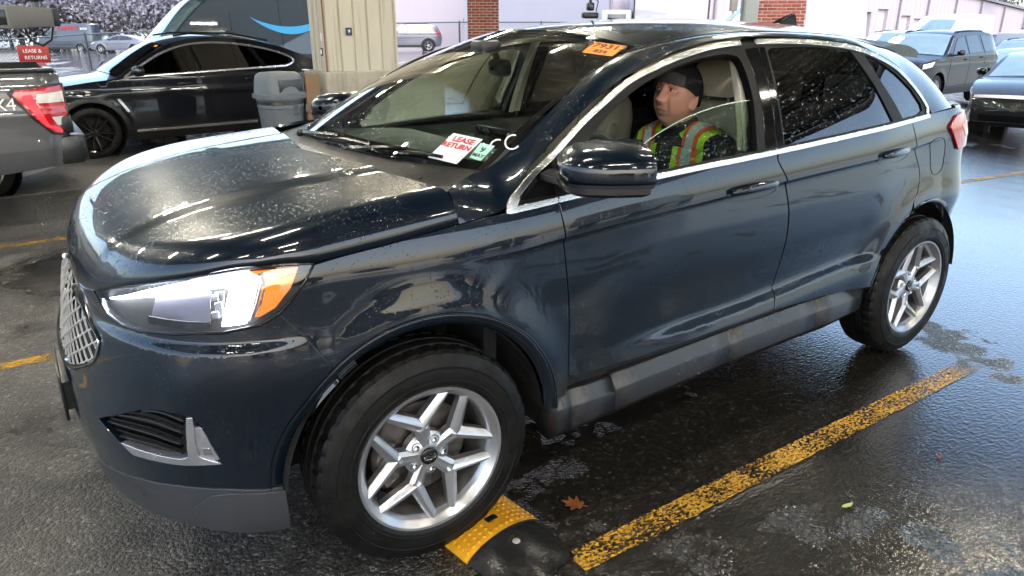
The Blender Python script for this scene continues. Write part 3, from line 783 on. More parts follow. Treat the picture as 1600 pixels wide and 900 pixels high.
drl = [(-1.104,.949),(-1.0,.981),(-.83,1.024),(-.625,1.062),(-.53,1.066),(-.508,1.060),(-.508,1.044),(-.516,.998),(-.538,.936),(-.607,.930),(-.592,1.000),(-.588,1.026),(-.612,1.040),(-.78,1.008),(-.93,.975),(-1.04,.947)]
hs(drl, -.012, M_DRL, 'running_light', rim=.01)
hs([(-.505,1.066),(-.49,1.05),(-.505,.99),(-.525,.94),(-.52,.936),(-.50,.945),(-.478,1.03),(-.485,1.070)], -.010, M_LAMPGREY, 'lamp_divider', rim=.01, h=.015)
amb = [(-.528,1.072),(-.372,1.071),(-.401,1.021),(-.451,.971),(-.512,.945),(-.488,1.031),(-.496,1.058)]
hs(amb, -.010, M_AMBER, 'amber_marker', rim=.012, h=.015)
for k in range(2):
    hs([(-.44+.03*k,1.050+.004*k),(-.418+.03*k,1.053+.004*k),(-.418+.03*k,1.047+.004*k),(-.44+.03*k,1.044+.004*k)], -.006, plain('lamp_bulb', (.9,.55,.05), .2), 'marker_reflex', rim=.002, h=.01)
hs(HL, .0, M_LENS, 'headlight_lens', rim=.012, h=.025)
hl3 = soff(.002)(np.array([p[0] for p in HL]), np.array([p[1] for p in HL]))
hg = MB().tube([tuple(p) for p in hl3], .004, 6, closed=True).build('headlight_seal', M_BLACK, suv); mirrored(hg)
# --- grille: black backing, wavy chrome strands and links
panel('grille_backing', soff(-.045), [(UN, .93), (-1.38, .92)]+GR, M_DARK, suv, both=True, h=.04, rim=0)
gr_full = [(UN, .922),(-1.40,.918)]+GR[:-1]
Pg = np.array(gr_full+[(UN, .650)])
def in_gr(u, z): return inpoly(np.array([[u, z]]), Pg)[0]
NS = 11
M_GRILLE = plain('grille_chrome', (.62,.62,.64), .35, .35, var=.1, vs=60)
zz = np.linspace(.652, .920, 64); links = []
for k in range(NS):
    u0 = UN+.012+k*(LF*.385/NS); seg = []; segs = []
    for z in zz:
        w = .0165*(2*abs(((z-.652)/.046+.5*(k % 2)) % 1-.5)*2-1)
        u = u0+w
        if in_gr(u, z): seg.append((u, z))
        elif len(seg) > 2: segs.append(seg); seg = []
        else: seg = []
    if len(seg) > 2: segs.append(seg)
    for seg in segs:
        a = np.array(seg)
        top = [soff(.000+.004)(a[:, 0]+d, a[:, 1]) for d in (-.0034, .0034)]
        bot = [soff(-.001)(a[:, 0]+d, a[:, 1]) for d in (-.002, .002)]
        o = MB().grid(np.stack([bot[0], top[0], top[1], bot[1]], 1)).build('grille_strand', M_GRILLE, suv, angle=30); mirrored(o)
        for (u, z) in seg:
            pass
    for j in range(14):
        z = .652+.023+(j+.5*(k % 2))*.046-.023
        u1 = u0+.0165; u2 = u0+LF*.385/NS-.0165
        if in_gr(u1, z) and in_gr(u2, z):
            a = np.array([(u1-.004, z), (u2+.004, z)])
            t_ = [soff(.003)(a[:, 0], a[:, 1]+d) for d in (-.0026, .0026)]; b_ = [soff(-.002)(a[:, 0], a[:, 1]+d) for d in (-.002, .002)]
            o = MB().grid(np.stack([b_[0], t_[0], t_[1], b_[1]], 1)).build('grille_link', M_GRILLE, suv, angle=30); mirrored(o)
g3 = np.array(smooth_line(GR, 4)); gs = soff(.004)(g3[:, 0], g3[:, 1])
gs = MB().tube([tuple(p) for p in gs], [.004+.006*float(sst(-1.1, -1.25, p[0])) for p in g3], 8).build('grille_surround', M_CHROME, suv); mirrored(gs)
# number plate holder on the nose
pb = MB(); pb.box((-.936, 0, .53), (.010, .34, .16), b=.004); pb.box((-.925, 0, .53), (.02, .30, .10))
pb.build('plate_holder', M_BLACKPLASTIC, suv)
# --- fog bezel
hs(FOG, -.050, M_DARK, 'fog_pocket', rim=0, h=.04)
bez = [(-.90,.527),(-.787,.519),(-.690,.520),(-.668,.545),(-.690,.660),(-.690,.676),(-.676,.676),(-.648,.630),(-.612,.522),(-.686,.519),(-.787,.516),(-.889,.514)]
M_SLAT = plain('slat_gloss', (.05,.05,.055), .12, .4)
M_SATIN = plain('satin_silver', (.58,.59,.64), .25, .85, var=.12, vs=15)
hs([(-.935,.538),(-.889,.536),(-.787,.534),(-.715,.536),(-.694,.545),(-.690,.60),(-.696,.676),(-.684,.678),(-.676,.640),(-.668,.545),(-.640,.530),(-.612,.519),(-.690,.516),(-.787,.514),(-.889,.512)], .000, M_SATIN, 'fog_trim', rim=.025, h=.015)
for (z0, a, b) in ((.675,-.86,-.71),(.660,-.905,-.712),(.640,-.95,-.714),(.618,-.985,-.715),(.598,-1.01,-.716),(.578,-1.005,-.718),(.560,-.975,-.72)):
    pts = np.array([(u, z0-.028*((u-a)/(b-a)-.5)**2*2-.010*(b-u)) for u in np.linspace(a, b, 14)])
    f_, b_ = soff(-.012), soff(-.045)
    o = MB().grid(np.stack([b_(pts[:, 0], pts[:, 1]+.001), f_(pts[:, 0], pts[:, 1]+.003), f_(pts[:, 0], pts[:, 1]-.003), b_(pts[:, 0], pts[:, 1]-.002)], 1)).build('fog_slat', M_SLAT if z0 in (.64, .598, .675, .56) else M_BLACK, suv, angle=30); mirrored(o)
fl_ = hs([(-.676,.640),(-.660,.640),(-.645,.610),(-.618,.530),(-.662,.530)], -.006, plain('fog_lamp_glass', (.32,.33,.38), .10, .5, var=.3, vs=40), 'fog_lamp', rim=.01, h=.015)
hs([(-.655,.575),(-.640,.572),(-.634,.550),(-.652,.550)], -.003, M_CHROME, 'fog_reflector', rim=.004, h=.01)
# --- sculpted fold under the lamp
fold = np.array(smooth_line([(-1.13,.865),(-1.02,.868),(-.90,.872),(-.74,.878),(-.60,.890),(-.50,.906)], 5))
# --- wipers
def wpt(s, t, o): 
    P, N = snormal(wind, np.array([s], float), np.array([t], float), WS_IN); return tuple((P+N*o)[0])
for (sa, ta, sb, tb, px, py, pz) in ((-.42,.015,-.80,.03,.10,-.15,1.245), (.18,.01,-.38,.035,.11,.38,1.24)):
    w = MB(); w.tube([wpt(sa+(sb-sa)*t, ta+(tb-ta)*t+.012*math.sin(math.pi*t), .012) for t in np.linspace(0, 1, 10)], .006, 6); bl_ = w.build('wiper_blade', M_BLACK, suv)
    w = MB(); w.tube([(px, py, pz), wpt((sa*2+sb)/3+.02, .02, .03), wpt((sa+sb)/2, (ta+tb)/2+.015, .022)], [.011,.008,.006], 6); w.box((px, py, pz), (.04,.04,.03), b=.008)
    w.build('wiper_arm', M_BLACK, suv)
# --- wheels
def make_wheel(name='wheel'):
    w = bpy.data.objects.new(name, None); w.empty_display_size = .1; link(w, suv)
    RT = .376; n = 168
    prof = [(.247,-.095),(.252,-.108),(.266,-.117),(.275,-.1185),(.2765,-.1205),(.281,-.1205),(.2825,-.119),(.300,-.1195),(.318,-.1165),(.3195,-.1180),(.3225,-.1178),(.324,-.1145),(.338,-.110),(.350,-.104),(.362,-.097),(.372,-.085),(.3755,-.070),(.3765,-.052),(.368,-.050),(.368,-.044),(.377,-.042),(.377,-.008),(.368,-.006),(.368,.006),(.377,.008),(.377,.042),(.368,.044),(.368,.050),(.3765,.052),(.3755,.070),(.372,.085),(.362,.097),(.350,.104),(.318,.116),(.266,.117),(.252,.108),(.247,.095)]
    V = []; F = []; m = len(prof)
    for k in range(n):
        a = 2*math.pi*k/n; notch = (k % 4 == 3)
        for i, (r, h) in enumerate(prof):
            if notch and 14 <= i <= 17: r -= (.002,.005,.008,.008)[i-14]; h += .001
            if notch and 26 <= i <= 29: r -= .009
            V.append((r*math.cos(a), r*math.sin(a), -h))
    for k in range(n):
        k2 = (k+1) % n
        for i in range(m-1): F.append((k*m+i, k2*m+i, k2*m+i+1, k*m+i+1))
    t = MB().add(V, F, AX_Y).build('tyre', M_TYRE, w, angle=18)
    # rim barrel and lip  (local z toward viewer = +; AX_Y turns +z to -y)
    MB().lathe([(.205,-.09),(.209,.03),(.214,.070),(.224,.084)], 72, AX_Y).build('rim_barrel', plain('dull_alloy', (.10,.095,.09), .5, .5, var=.4, vs=20), w, angle=40)
    rim = MB().lathe([(.214,.066),(.222,.088),(.230,.097),(.238,.104),(.245,.112),(.2535,.113),(.2555,.106),(.248,.096),(.238,.06),(.234,-.09)], 72, AX_Y).build('rim', M_RIM, w, angle=40)
    def prism3(pts, z_of, zb):   # plan polygon with individual top heights
        top = [(x, y, z_of(x, y)) for x, y in pts]; bot = [(x, y, zb) for x, y in pts]; nn = len(pts)
        f = [tuple(range(nn))]+[(i+nn, (i+1) % nn+nn, (i+1) % nn, i) for i in range(nn)]
        return top+bot, f
    ztop = lambda r: .074+.020*float(np.clip((r-.05)/.17, 0, 1))
    for k in range(5):
        a0 = R(100-72*k)
        sp = MB()
        node = np.array([.112*math.cos(a0), .112*math.sin(a0)])
        for s in (-1, 1):
            a1 = a0+s*R(26.5); end = np.array([.232*math.cos(a1), .232*math.sin(a1)])
            d = (end-node)/np.hypot(*(end-node)); q = np.array([-d[1], d[0]])
            secs = []
            for tq in np.linspace(-.12, 1, 8):
                c = node+(end-node)*tq; hw = .0245-.0065*max(tq, 0); rr = np.hypot(*c); z = ztop(rr)
                ridge = s*.0
                secs.append([(*(c-q*hw), z-.034), (*(c-q*hw*.95), z-.010), (*(c-q*hw*.50), z+.000), (*(c-q*hw*.08), z+.004), (*(c+q*hw*.40), z+.000), (*(c+q*hw*.95), z-.010), (*(c+q*hw), z-.034)])
            sp.grid(secs, AX_Y)
        # stem from the hub to the fork
        secs = []
        d = node/np.hypot(*node); q = np.array([-d[1], d[0]])
        for tq in np.linspace(0, 1, 6):
            c = d*(.030+tq*.088); hw = .023+.008*tq; z = .078+.004*tq-.002*math.sin(math.pi*tq)
            secs.append([(*(c-q*hw), z-.034), (*(c-q*hw*.9), z-.008), (*(c-q*hw*.4), z), (*(c), z-.001), (*(c+q*hw*.4), z), (*(c+q*hw*.9), z-.008), (*(c+q*hw), z-.034)])
        sp.grid(secs, AX_Y)
        sp.build('spoke', M_RIM, w, angle=28)
    hub = MB().lathe([(.079,.030),(.080,.060),(.070,.071),(.040,.076),(.034,.079),(.031,.0785),(.0,.0785)], 40, AX_Y).build('hub', M_RIM, w, angle=40)
    cap = MB().lathe([(.030,.078),(.029,.085),(.026,.087),(0,.0875)], 32, AX_Y).build('centre_cap', M_GLOSSBLK, w)
    ov = MB(); ov.tube([(.021*math.cos(a), .0095*math.sin(a), .0885) for a in np.linspace(0, 2*math.pi, 24, endpoint=False)], .0012, 5, AX_Y, closed=True); ov.build('emblem_ring', M_CHROME, cap)
    text_mesh('emblem_script', 'Ford', .0125, M_CHROME, cap, AX_Y @ MT(0, 0, .0888), .0004)
    for k in range(5):
        a = R(100-36-72*k)
        nut = MB().lathe([(.016,.060),(.0175,.0735),(.0135,.0735),(.0125,.062)], 16, AX_Y @ MT(.055*math.cos(a), .055*math.sin(a), 0))
        nut.lathe([(.0098,.060),(.0098,.080),(.006,.084),(0,.0845)], 6, AX_Y @ MT(.055*math.cos(a), .055*math.sin(a), 0)); nut.build('lug_nut', M_CHROME, w, angle=30)
    MB().lathe([(.07,.012),(.165,.012),(.165,-.012),(.07,-.012)], 48, AX_Y).build('brake_disc', M_STEEL, w, angle=30)
    MB().lathe([(.001,-.02),(.20,-.02),(.20,-.03),(.001,-.03)], 32, AX_Y).build('brake_shield', M_DARK, w)
    cal = MB(); cal.grid([[(r*math.cos(R(a)), r*math.sin(R(a)), h) for r, h in ((.10,.03),(.115,.045),(.165,.045),(.178,.03),(.178,-.03),(.10,-.03))] for a in np.linspace(150, 215, 9)], AX_Y); cal.build('brake_caliper', M_STEEL, w, angle=30)
    return w
wheel = make_wheel(); wheel.scale = (.985,1,.985); wheel.location = (0, -.828, .376); wheel.rotation_euler = (0, 0, R(-2))
w2 = copy_tree(wheel, suv); w2.location = (2.85, -.828, .376); w2.rotation_euler = (0, R(-30), 0)
w3 = copy_tree(wheel, suv); w3.location = (0, .828, .376); w3.rotation_euler = (0, R(20), R(180-2))
w4 = copy_tree(wheel, suv); w4.location = (2.85, .828, .376); w4.rotation_euler = (0, R(50), R(180))
# --- wheel wells and underbody
for c, r in ((FAC, .452), (RAC, .445)):
    o = MB(); A = np.linspace(R(4), R(176), 30)
    o.grid([[(c[0]+r*math.cos(a), -y, c[1]+r*math.sin(a)) for y in (.90, .55)] for a in A])
    o.grid([[(c[0]+k*r*math.cos(a), -.55, c[1]+k*r*math.sin(a)) for k in (0, 1)] for a in A])
    o = o.build('wheel_well', M_DARK, suv, angle=30); mirrored(o)
ub = MB(); ub.box((1.42, 0, .36), (1.85, 1.70, .16)); ub.box((1.42, 0, .48), (1.80, 1.74, .10)); ub.box((-.60, 0, .40), (.30, 1.1, .22)); ub.box((0, 0, .45), (.95, 1.05, .4)); ub.box((2.9, 0, .50), (.95, 1.05, .4)); ub.box((3.40, 0, .42), (.10, 1.2, .2)); ub.box((-.25,0,.8),(.9,1.1,.3))
ub.build('underbody', M_DARK, suv)
fw_ = MB(); fw_.box((.30, 0, .85), (.05, 1.60, .70)); fw_.build('firewall', M_DARK, suv)
# --- door mirror
def mirror_half():
    m = bpy.data.objects.new('door_mirror', None); m.empty_display_size = .1; link(m, suv)
    cx, cz, cy = .585, 1.262, -1.065
    P = []
    for i, a in enumerate(np.linspace(0, math.pi, 15)):     # lathe-like half egg along y
        pass
    # housing as stacked super-ellipse sections along local x (front to back)
    secs = []
    for x, hy, hz, oz in ((.405,.012,.012,.005),(.412,.055,.030,.004),(.432,.088,.052,.003),(.47,.112,.068,.002),(.53,.125,.076,0),(.60,.130,.078,0),(.66,.130,.076,0),(.672,.122,.070,0),(.668,.112,.062,0)):
        s_ = []
        for a in np.linspace(0, 2*math.pi, 36, endpoint=False):
            c_, s__ = math.cos(a), math.sin(a); e = .62
            yy = hy*math.copysign(abs(c_)**e, c_); zz_ = hz*math.copysign(abs(s__)**e, s__)
            zz_ = zz_*(1 if zz_ > 0 else .72)+(.010*(yy/.13) if zz_ > 0 else 0)
            s_.append((x+.055*(-yy/.13)*0+.05*((yy+.13)/.26)*0, cy+yy, cz+oz+zz_))
        secs.append(s_)
    secs = np.array(secs); 
    ang = R(-27); cc = np.array([.55, cy, cz])
    def rot(P):
        P = np.asarray(P, float)-cc; c_, s_ = math.cos(ang), math.sin(ang)
        return np.stack([P[..., 0]*c_-P[..., 1]*s_, P[..., 0]*s_+P[..., 1]*c_, P[..., 2]], -1)+cc
    secs = rot(secs)
    up = secs.copy(); 
    MB().grid(secs.transpose(1, 0, 2), close_u=True, flip=True).build('mirror_housing', M_PAINT, m, angle=60)
    gy = []
    MB().add([tuple(p) for p in secs[-1]], [tuple(range(36))]).build('mirror_glass', plain('mirror_glass', (.7,.72,.74), .02, 1.0, var=0), m, smooth=False)
    band = rot([[(x, cy+yy*1.012, cz-.030+dz) for yy, x in ((-.130,.66),(-.131,.60),(-.127,.53),(-.113,.47),(-.09,.432),(-.055,.413),(0,.405),(.055,.411),(.09,.430),(.113,.468),(.125,.50))] for dz in (.006,-.004)])
    MB().grid(np.array([[b+[0,0,0] for b in band[0]], [b for b in band[1]]])).build('mirror_seam', M_BLACK, m)
    lowp = rot([[(.55+(x-.55)*1.0, cy+yy, z) for yy, x in ((-.128,.655),(-.13,.60),(-.126,.53),(-.112,.472),(-.088,.436),(-.05,.418),(0,.411),(.05,.416),(.10,.43),(.17,.46))] for z in (cz-.026, cz-.052, cz-.064)])
    lowp[2] = (lowp[2]-cc)*[.85,.85,1]+cc
    MB().grid(np.concatenate([lowp, rot([[(.62, cy+yy, cz-.062) for yy in np.linspace(-.10,.15,10)]])], 0)).build('mirror_skirt', M_BLACKPLASTIC, m, angle=40)
    arm = MB(); arm.grid([[(x, y, z) for x, z in ((.44,1.232),(.47,1.243),(.58,1.243),(.63,1.232),(.60,1.205),(.50,1.198),(.44,1.212),(.44,1.232))] for y in (-.985,-.93,-.885)]); arm.build('mirror_arm', M_BLACKPLASTIC, m, angle=40)
    return m
mir = mirror_half(); mir.location = (0, 0, 0)
mirrored(mir, suv)
# ------------------------------------------------------------------ the lot: ground, markings, canopy, columns
_FX, _FY = math.cos(R(55.86)), math.sin(R(55.86))
def gz(x, y):
    """the lot is level round the bay and falls away gently to both sides further out"""
    dx, dy = np.asarray(x, float)+.899, np.asarray(y, float)+2.702
    d = dx*_FX+dy*_FY; l = dx*_FY-dy*_FX
    dd = np.maximum(d, 6.0001); t = np.clip(l/dd, -.75, .75)
    return -2.5*t*t*(1-np.exp(-(dd-6)/25))
def G(x, y): return float(gz(x, y))
def asphalt():
    m, nt, p = nodes('wet_asphalt'); t = NT(nt); co = t.coord()
    st = t.n('TexVoronoi'); st.inputs['Scale'].default_value = 78; t.l(co, st.inputs['Vector'])
    st2 = t.voro(co, 210)
    sep = t.n('SeparateColor'); t.l(st.outputs['Color'], sep.inputs[0])
    stone = t.ramp(sep.outputs[0], [(0, (.010,.0095,.0085)), (.55, (.030,.028,.026)), (.80, (.075,.070,.064)), (.93, (.16,.15,.135)), (1, (.30,.28,.25))])
    big = t.noise(co, .55, 5, .6); mid = t.noise(co, 4.0, 4)
    xyz = t.n('SeparateXYZ'); t.l(co, xyz.inputs[0])
    # wetness: water stands more to the rear of the SUV; dry tongue of grey asphalt ahead of it
    gx = t.rng(xyz.outputs[0], -1.2, 4.2, -.15, .19)
    wet = t.math('ADD', t.math('ADD', big, t.math('MULTIPLY', t.math('SUBTRACT', mid, .5), .42)), gx)
    # standing water by the truck, behind the rear wheel and beyond; a dry lane under the canopy
    for (qx, qy, qr, am) in ((-.55, 3.25, 1.0, .34), (4.7, -.5, 1.6, .13), (9.5, .5, 3.2, .12), (1.6, -1.3, 1.6, .13)):
        vd = t.n('VectorMath', operation='DISTANCE'); t.l(co, vd.inputs[0]); vd.inputs[1].default_value = (qx, qy, 0)
        wet = t.math('ADD', wet, t.rng(vd.outputs['Value'], qr*.35, qr, am, 0, True))
    lane = t.math('MULTIPLY', t.rng(xyz.outputs[1], 4.3, 5.0, 0, 1, True), t.rng(xyz.outputs[1], 8.0, 9.5, 1, 0, True))
    lane = t.math('MULTIPLY', lane, t.rng(big, .42, .60, 1, .25, True))
    wet = t.math('SUBTRACT', wet, t.math('MULTIPLY', lane, .55))
    pud = t.rng(wet, .53, .60, 0, 1, True)
    damp = t.rng(wet, .30, .55, 0, 1, True)
    col = t.mix(t.rng(mid, .35, .75, 0, .45), stone, (.026,.023,.019))
    col = t.mix(t.math('MULTIPLY', t.math('SUBTRACT', 1.0, damp), .45), col, (.115,.110,.100))
    col = t.mix(t.math('MULTIPLY', damp, .62), col, (.016,.0135,.011))
    col = t.mix(t.math('MULTIPLY', lane, .7), col, (.17,.16,.145))
    col = t.mix(t.math('MULTIPLY', pud, .55), col, (.012,.010,.008))
    t.l(col, p.inputs['Base Color'])
    ro = t.rng(damp, 0, 1, .52, .24)
    mr = t.n('Mix', data_type='FLOAT'); t.l(pud, mr.inputs[0]); t.l(ro, mr.inputs[2]); mr.inputs[3].default_value = .045
    t.l(mr.outputs[0], p.inputs['Roughness'])
    h = t.math('ADD', t.math('MULTIPLY', st.outputs['Distance'], -1.0), t.math('MULTIPLY', st2, -.4))
    dry = t.math('SUBTRACT', 1.0, t.math('MULTIPLY', pud, .93))
    b1 = t.n('Bump'); b1.inputs['Distance'].default_value = .011; t.l(h, b1.inputs['Height']); t.l(t.math('MULTIPLY', dry, .85), b1.inputs['Strength'])
    rip = t.noise(t.coord((1.0, 2.2, 1.0)), 34, 4)
    b2 = t.bump(rip, .45, .005, b1.outputs[0]); t.l(b2, p.inputs['Normal'])
    t.l(t.math('MULTIPLY', pud, .9), p.inputs['Coat Weight']); p.inputs['Coat Roughness'].default_value = .03; p.inputs['Coat IOR'].default_value = 1.5; t.l(b2, p.inputs['Coat Normal']); return m
M_ASPHALT = asphalt()
rad = np.concatenate([np.linspace(.0, 24, 40), np.geomspace(25, 900, 34)]); az = np.linspace(0, 2*math.pi, 144, endpoint=False)
gp = np.array([[(-.899+r*math.cos(a), -2.702+r*math.sin(a), 0) for r in rad] for a in az]); gp[..., 2] = gz(gp[..., 0], gp[..., 1])
ground = MB().grid(gp, close_u=True).build('ground', M_ASPHALT, smooth=True, angle=80); tag(ground, kind='structure')
def yellow_paint():
    m, nt, p = nodes('yellow_line_paint'); t = NT(nt); co = t.coord()
    w = t.noise(t.coord((1.0, 1.6, 1.0)), 62, 6, .8); w2 = t.noise(co, 5, 3)
    worn = t.rng(t.math('ADD', t.math('MULTIPLY', w, .75), t.math('MULTIPLY', w2, .25)), .475, .545, 0, 1, True)
    col = t.mix(t.noise(co, 9, 3), (.48,.235,.012), (.64,.35,.03))
    xy_ = t.n('SeparateXYZ'); t.l(co, xy_.inputs[0])
    worn = t.math('MAXIMUM', worn, t.rng(t.math('ADD', xy_.outputs[0], t.math('MULTIPLY', w, .9)), 3.15, 3.55, 0, 1, True))
    col = t.mix(worn, col, (.020,.017,.012)); t.l(col, p.inputs['Base Color'])
    tr_ = t.n('BsdfTransparent'); mx_ = t.n('MixShader'); t.l(worn, mx_.inputs[0]); t.l(p.outputs[0], mx_.inputs[1]); t.l(tr_.outputs[0], mx_.inputs[2]); t.l(mx_.outputs[0], nt.nodes['Material Output'].inputs[0])
    setp(p, rough=.26); st = t.voro(co, 78)
    t.l(t.bump(t.math('MULTIPLY', st, -1.0), .85, .010), p.inputs['Normal']); return m
M_YLINE = yellow_paint()
def stripe(x0, x1, y, w=.105, wob=.0025):
    P = []
    for x in np.linspace(x0, x1, max(8, int((x1-x0)*45))):
        j = rng.normal(0, wob, 2)
        P.append([(x, y-w/2+j[0], G(x, y)+.004), (x, y+w/2+j[1], G(x, y)+.004)])
    o = MB().grid(P).build('parking_line', M_YLINE); return tag(o, kind='structure')
M_YLINE2 = M_YLINE.copy(); M_YLINE2.name = 'yellow_line_paint_far'
for n_ in M_YLINE2.node_tree.nodes:
    if n_.type == 'MAP_RANGE' and abs(n_.inputs[1].default_value-3.15) < 1e-3: n_.inputs[1].default_value = 900; n_.inputs[2].default_value = 901
stripe(.36, 3.18, -1.222, .105); stripe(-7, 1.5, 1.59, .09); stripe(-9, -.55, 4.17, .09)
ls_ = stripe(6.9, 12.5, 1.36, .12); ls_.data.materials[0] = M_YLINE2
# --- canopy over the bays
M_DECK = plain('canopy_deck', (.035,.031,.027), .55, .2, var=.2, vs=2)
M_BEAM = plain('canopy_beam', (.06,.055,.05), .6, var=.15, vs=2)
canopy = thing('canopy', 'ribbed metal canopy roof over the inspection bays', 'canopy', (0, 0, 0))
CX0, CX1, CY0, CY1, CZ = -6.5, 11.5, -13.5, 21.5, 4.9
dk = []
for x in np.arange(CX0, CX1+.01, .30):
    for dx, dz in ((0, 0), (.05, .06), (.15, .06), (.20, 0)):
        dk.append([(x+dx, CY0, CZ+dz), (x+dx, CY1, CZ+dz)])
MB().grid(dk, flip=True).build('roof_deck', M_DECK, canopy, smooth=False)
for y in (-13.4, -10.4, -6.4, -2.6, 1.2, 5.0, 8.8, 12.8, 17.0, 21.4):
    bmx = MB(); bmx.box(((CX0+CX1)/2, y, CZ-.20), (CX1-CX0, .16, .02)); bmx.box(((CX0+CX1)/2, y, CZ-.11), (CX1-CX0, .02, .16)); bmx.box(((CX0+CX1)/2, y, CZ-.015), (CX1-CX0, .16, .02)); bmx.build('purlin', M_BEAM, canopy, smooth=False)
for x in (-6.3, -3.2, 3.1, 9.4):
    bmx = MB(); bmx.box((x, (CY0+CY1)/2, CZ-.62), (.26, CY1-CY0, .03)); bmx.box((x, (CY0+CY1)/2, CZ-.42), (.03, CY1-CY0, .38)); bmx.box((x, (CY0+CY1)/2, CZ-.23), (.26, CY1-CY0, .03)); bmx.build('girder', M_BEAM, canopy, smooth=False)
fs = MB()
for (a, b) in (((CX0, CY0), (CX1, CY0)), ((CX0, CY1), (CX1, CY1)), ((CX0, CY0), (CX0, CY1)), ((CX1, CY0), (CX1, CY1))):
    fs.box(((a[0]+b[0])/2, (a[1]+b[1])/2, CZ+.0), (abs(a[0]-b[0])+.06, abs(a[1]-b[1])+.06, .55))
fs = MB()
M_FASCIA = plain('canopy_fascia', (.45,.44,.42), .5, var=.08)
for nm, c, d in (('fascia', ((CX0+CX1)/2, CY0-.06, CZ+.02), (CX1-CX0, .05, .5)), ('fascia', ((CX0+CX1)/2, CY1+.06, CZ+.02), (CX1-CX0, .05, .5)), ('fascia', (CX0-.06, (CY0+CY1)/2, CZ+.02), (.05, CY1-CY0, .5)), ('fascia', (CX1+.26, (CY0+CY1)/2, CZ+.02), (.05, CY1-CY0, .5))):
    MB().box(c, d).build(nm, M_FASCIA, canopy, smooth=False)
M_TUBE = emitter('lamp_tube', (1.0, .93, .76), 105.0)
M_FIX = plain('lamp_body', (.55,.55,.53), .4)
nl = 0
for x in (-4.2, -.6, 3.4, 7.0):
    for y in (-8.2, -4.4, -.7, 3.1, 6.9, 10.8):
        f = thing('ceiling_lamp', 'lit strip lamp under the canopy deck', 'lamp', (x, y, CZ-.26), 0, 'strip lamps under the canopy')
        MB().add([(-.62,-.11,.06),(.62,-.11,.06),(.62,.11,.06),(-.62,.11,.06),(-.62,-.05,.0),(.62,-.05,.0),(.62,.05,.0),(-.62,.05,.0)], [(0,1,2,3),(0,4,5,1),(2,6,7,3),(1,5,6,2),(0,3,7,4),(4,7,6,5)]).build('lamp_body', M_FIX, f, smooth=False)
        MB().tube([(-.58,0,-.02),(.58,0,-.02)], .02, 8).build('tube', M_TUBE, f)
        MB().tube([(-.4,0,.06),(-.4,0,.26)], .008, 6).build('hanger', M_FIX, f); MB().tube([(.4,0,.06),(.4,0,.26)], .008, 6).build('hanger', M_FIX, f)
# --- metal clad column on its concrete plinth
def concrete():
    m, nt, p = nodes('stained_concrete'); t = NT(nt); co = t.coord()
    c = t.ramp(t.noise(co, 2.2, 6, .65), [(.25, (.20,.18,.15)), (.55, (.33,.30,.25)), (.8, (.42,.39,.33))])
    dr = t.rng(t.noise(t.coord((9, 9, .7)), 1.0, 4), .5, .75, 0, .6, True)
    c = t.mix(dr, c, (.13,.115,.09)); t.l(c, p.inputs['Base Color']); setp(p, rough=.8)
    t.l(t.bump(t.noise(co, 90, 4), .4, .004), p.inputs['Normal']); return m
M_CONC = concrete()
def sheet():
    m, nt, p = nodes('cream_sheet_metal'); t = NT(nt); co = t.coord()
    c = t.mix(t.noise(co, 1.6, 4), (.44,.41,.35), (.53,.50,.43))
    dr = t.rng(t.noise(t.coord((22, 22, .8)), 1.0, 5), .52, .78, 0, .55, True)
    t.l(t.mix(dr, c, (.20,.17,.12)), p.inputs['Base Color']); setp(p, rough=.45); return m
M_SHEET = sheet()
cx, cy = 2.69, 6.95; cw, cd = .98, .62
colm = thing('clad_column', 'cream ribbed metal column standing on a concrete plinth behind the hood', 'column', (cx, cy, 0))
pn = MB(); pn.box((cw/2+.33, cd/2+.02, .54), (cw+.80, cd+.24, 1.08), b=.02); pn.build('plinth', M_CONC, colm)
npan = 5
for i in range(npan):                                   # front sheets with standing ribs between
    x0 = .035+i*(cw/npan); w = cw/npan
    MB().box((x0+w/2, .035+(.0 if i % 2 else .006), 3.0), (w-.006, .03, 3.84)).build('cladding_sheet', M_SHEET, colm, smooth=False)
for i in range(npan+1):
    x0 = .035+i*(cw/npan)
    MB().prism([(x0-.022,.018),(x0-.012,-.012),(x0+.012,-.012),(x0+.022,.018)], 1.09, 4.9).build('cladding_rib', M_SHEET, colm, smooth=False)
for i in range(3):
    MB().box((.028, .06+i*.18+.09, 3.0), (.03, .172, 3.84)).build('cladding_sheet', M_SHEET, colm, smooth=False)
for i in range(2):
    MB().box((.005, .24+i*.18, 3.0), (.03, .03, 3.84)).build('cladding_rib', M_SHEET, colm, smooth=False)
M_RUST = plain('rust_edge', (.22,.10,.035), .8, var=.4, vs=20)
MB().box((-.006, .004, 3.0), (.016, .016, 3.84)).build('corner_flashing', M_RUST, colm, smooth=False)
MB().box((cw/2+.05, cd/2+.05, 3.0), (cw-.04, cd-.02, 3.8)).build('core', M_SHEET, colm, smooth=False)
M_NAVY = plain('navy_sticker', (.012,.025,.08), .5)
st_ = MB(); st_.box((.335, -.0, 1.585), (.085, .006, .10)); st_.build('navy_sticker', M_NAVY, colm, smooth=False)
MB().prism([(.318,1.60),(.345,1.615),(.343,1.595),(.358,1.597),(.33,1.562),(.333,1.585)], 0, .003, MT(0, -.004, 0) @ Matrix.Rotation(R(90), 4, 'X')).build('sticker_mark', M_WHITE, colm, smooth=False)
MB().box((.008, .20, 1.33), (.006, .10, .10)).build('notice_sticker', M_PRINTBLK, colm, smooth=False)
MB().box((.004, .20, 1.33), (.004, .05, .06)).build('notice_print', M_WHITE, colm, smooth=False)
MB().box((.008, .17, 1.52), (.006, .03, .10)).build('notice_sticker', M_WHITE, colm, smooth=False)
